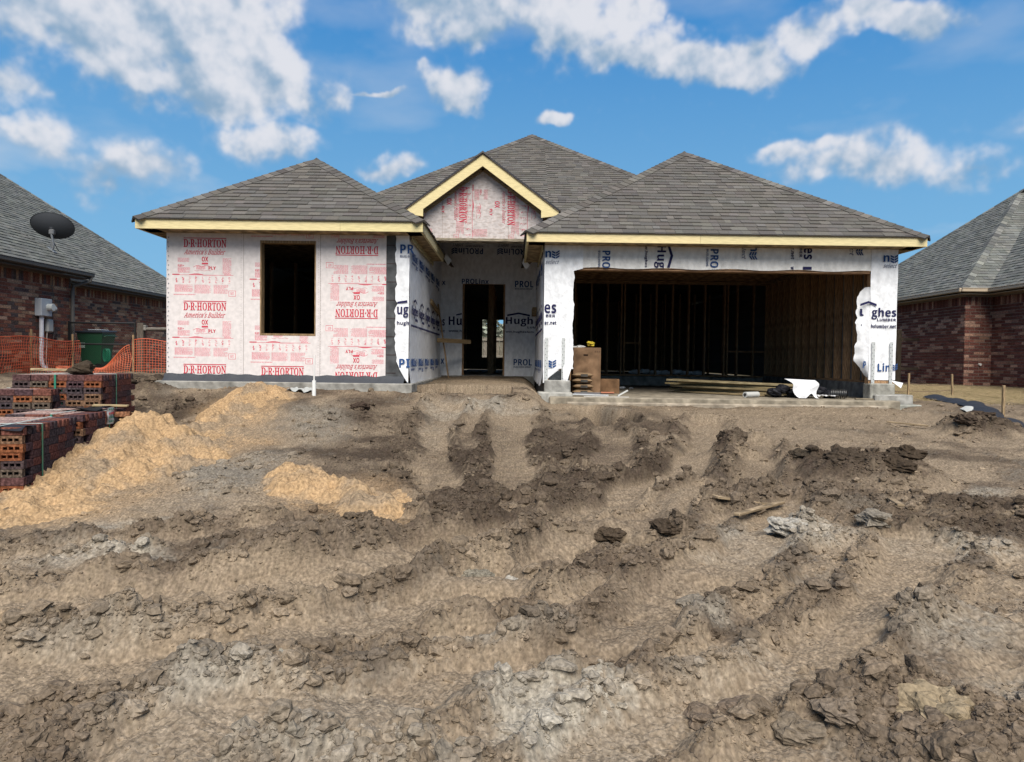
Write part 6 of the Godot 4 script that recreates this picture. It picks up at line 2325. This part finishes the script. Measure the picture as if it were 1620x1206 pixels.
# ---------------------------------------------------------------- things lying in the mud
func build_mud_things() -> void:
	var planks := [[V(1.62, 0, -5.94), V(2.12, 0, -6.12), 0.10, "pale flat plank half sunk in the mud"], [V(1.70, 0, -5.62), V(2.26, 0, -6.22), 0.05, "narrow pale stick lying across the mud beside the plank"], [V(3.0, 0, -5.75), V(3.12, 0, -6.15), 0.05, "short weathered stick lying among the clods"], [V(5.3, 0, -10.6), V(5.75, 0, -10.35), 0.07, "splintered wood piece beside the dark earth heap"]]
	for q in planks:
		var g := Geo.new()
		var a: Vector3 = q[0]
		var b: Vector3 = q[1]
		a.y = gy(a.x, a.z) + 0.035
		b.y = gy(b.x, b.z) + 0.035
		g.beam(a, b, q[2], 0.022, Color(0.44, 0.33, 0.21), 0.004)
		single("wood_scrap", g, M.wood, q[3], "wood scrap")
	# large clods and lumps that stand out
	var spots := [[1.70, 2.92, 0.15, Color(0.40, 0.31, 0.20), "large straw-coloured clod of clay, the biggest lump on the lot", ""], [-0.98, 3.25, 0.045, PALE, "small pale stone-like lump alone on the smooth wheel track", ""],
		[0.95, 2.95, 0.10, MID, "rounder brown clod beside the pair of flat grey-brown clods", ""], [0.78, 2.99, 0.07, MID, "small brown clod next to the rounder brown clod", ""],
		[1.28, 2.86, 0.075, Color(0.29, 0.235, 0.175), "flat grey-brown clod of a pair beside the large straw-coloured clod", "pair of flat clods"], [1.10, 2.84, 0.085, Color(0.29, 0.235, 0.175), "flat grey-brown clod of a pair beside the large straw-coloured clod", "pair of flat clods"],
		[1.05, 4.18, 0.09, GREY, "grey clod on the ridge between two wheel tracks", ""], [-0.20, 4.48, 0.10, GREY, "grey clod with a paler one against it on the ridge", ""], [0.02, 4.46, 0.07, PALE, "very pale clod leaning on a grey one on the ridge", ""],
		[1.98, 5.3, 0.12, PALE, "pale clod lying just below the flat plank", ""], [2.65, 5.45, 0.11, GREY, "grey clod lying below the thin stick", ""],
		[3.2, 7.2, 0.16, DARK, "dark clod on the broad heap of dark earth beyond the plank", "clods on the broad heap"], [3.6, 7.0, 0.15, DARK, "dark clod on the broad heap of dark earth beyond the plank", "clods on the broad heap"], [3.9, 7.4, 0.14, DARK, "dark clod on the broad heap of dark earth beyond the plank", "clods on the broad heap"], [2.95, 7.6, 0.13, DARK, "dark clod on the broad heap of dark earth beyond the plank", "clods on the broad heap"],
		[0.72, 5.35, 0.09, DARK, "dark clod at the rim of the hole in the wheel tracks", "clods at the rut hole"], [1.1, 5.3, 0.10, DARK, "dark clod at the rim of the hole in the wheel tracks", "clods at the rut hole"],
		[6.0, 9.9, 0.13, DARK, "dark clod on the earth heap near the silt cloth", "clods near the silt cloth"], [6.4, 10.2, 0.15, DARK, "dark clod on the earth heap near the silt cloth", "clods near the silt cloth"],
		[-2.1, 10.4, 0.12, DARK, "dark clod between the sand strip and the entry", ""], [-5.9, 11.5, 0.14, DARK, "dark clod of earth at the outer corner of the slab", "clods at the slab corner"], [-6.3, 11.2, 0.16, DARK, "dark clod of earth at the outer corner of the slab", "clods at the slab corner"]]
	for k in spots.size():
		var q: Array = spots[k]
		var m := MeshInstance3D.new()
		m.name = numbered("dirt_clod")
		m.mesh = tinted(clod_mesh(500 + k, 18, 26), vary(q[3], 0.1))
		m.material_override = M.soil
		m.scale = V(q[2] * 1.15, q[2] * (0.75 if k else 0.95), q[2])
		m.rotation.y = k * 1.7
		m.position = V(q[0], gy(q[0], -q[1]) + q[2] * 0.08, -q[1])
		add_child(m)
		tag(m, q[4], "clod", q[5])
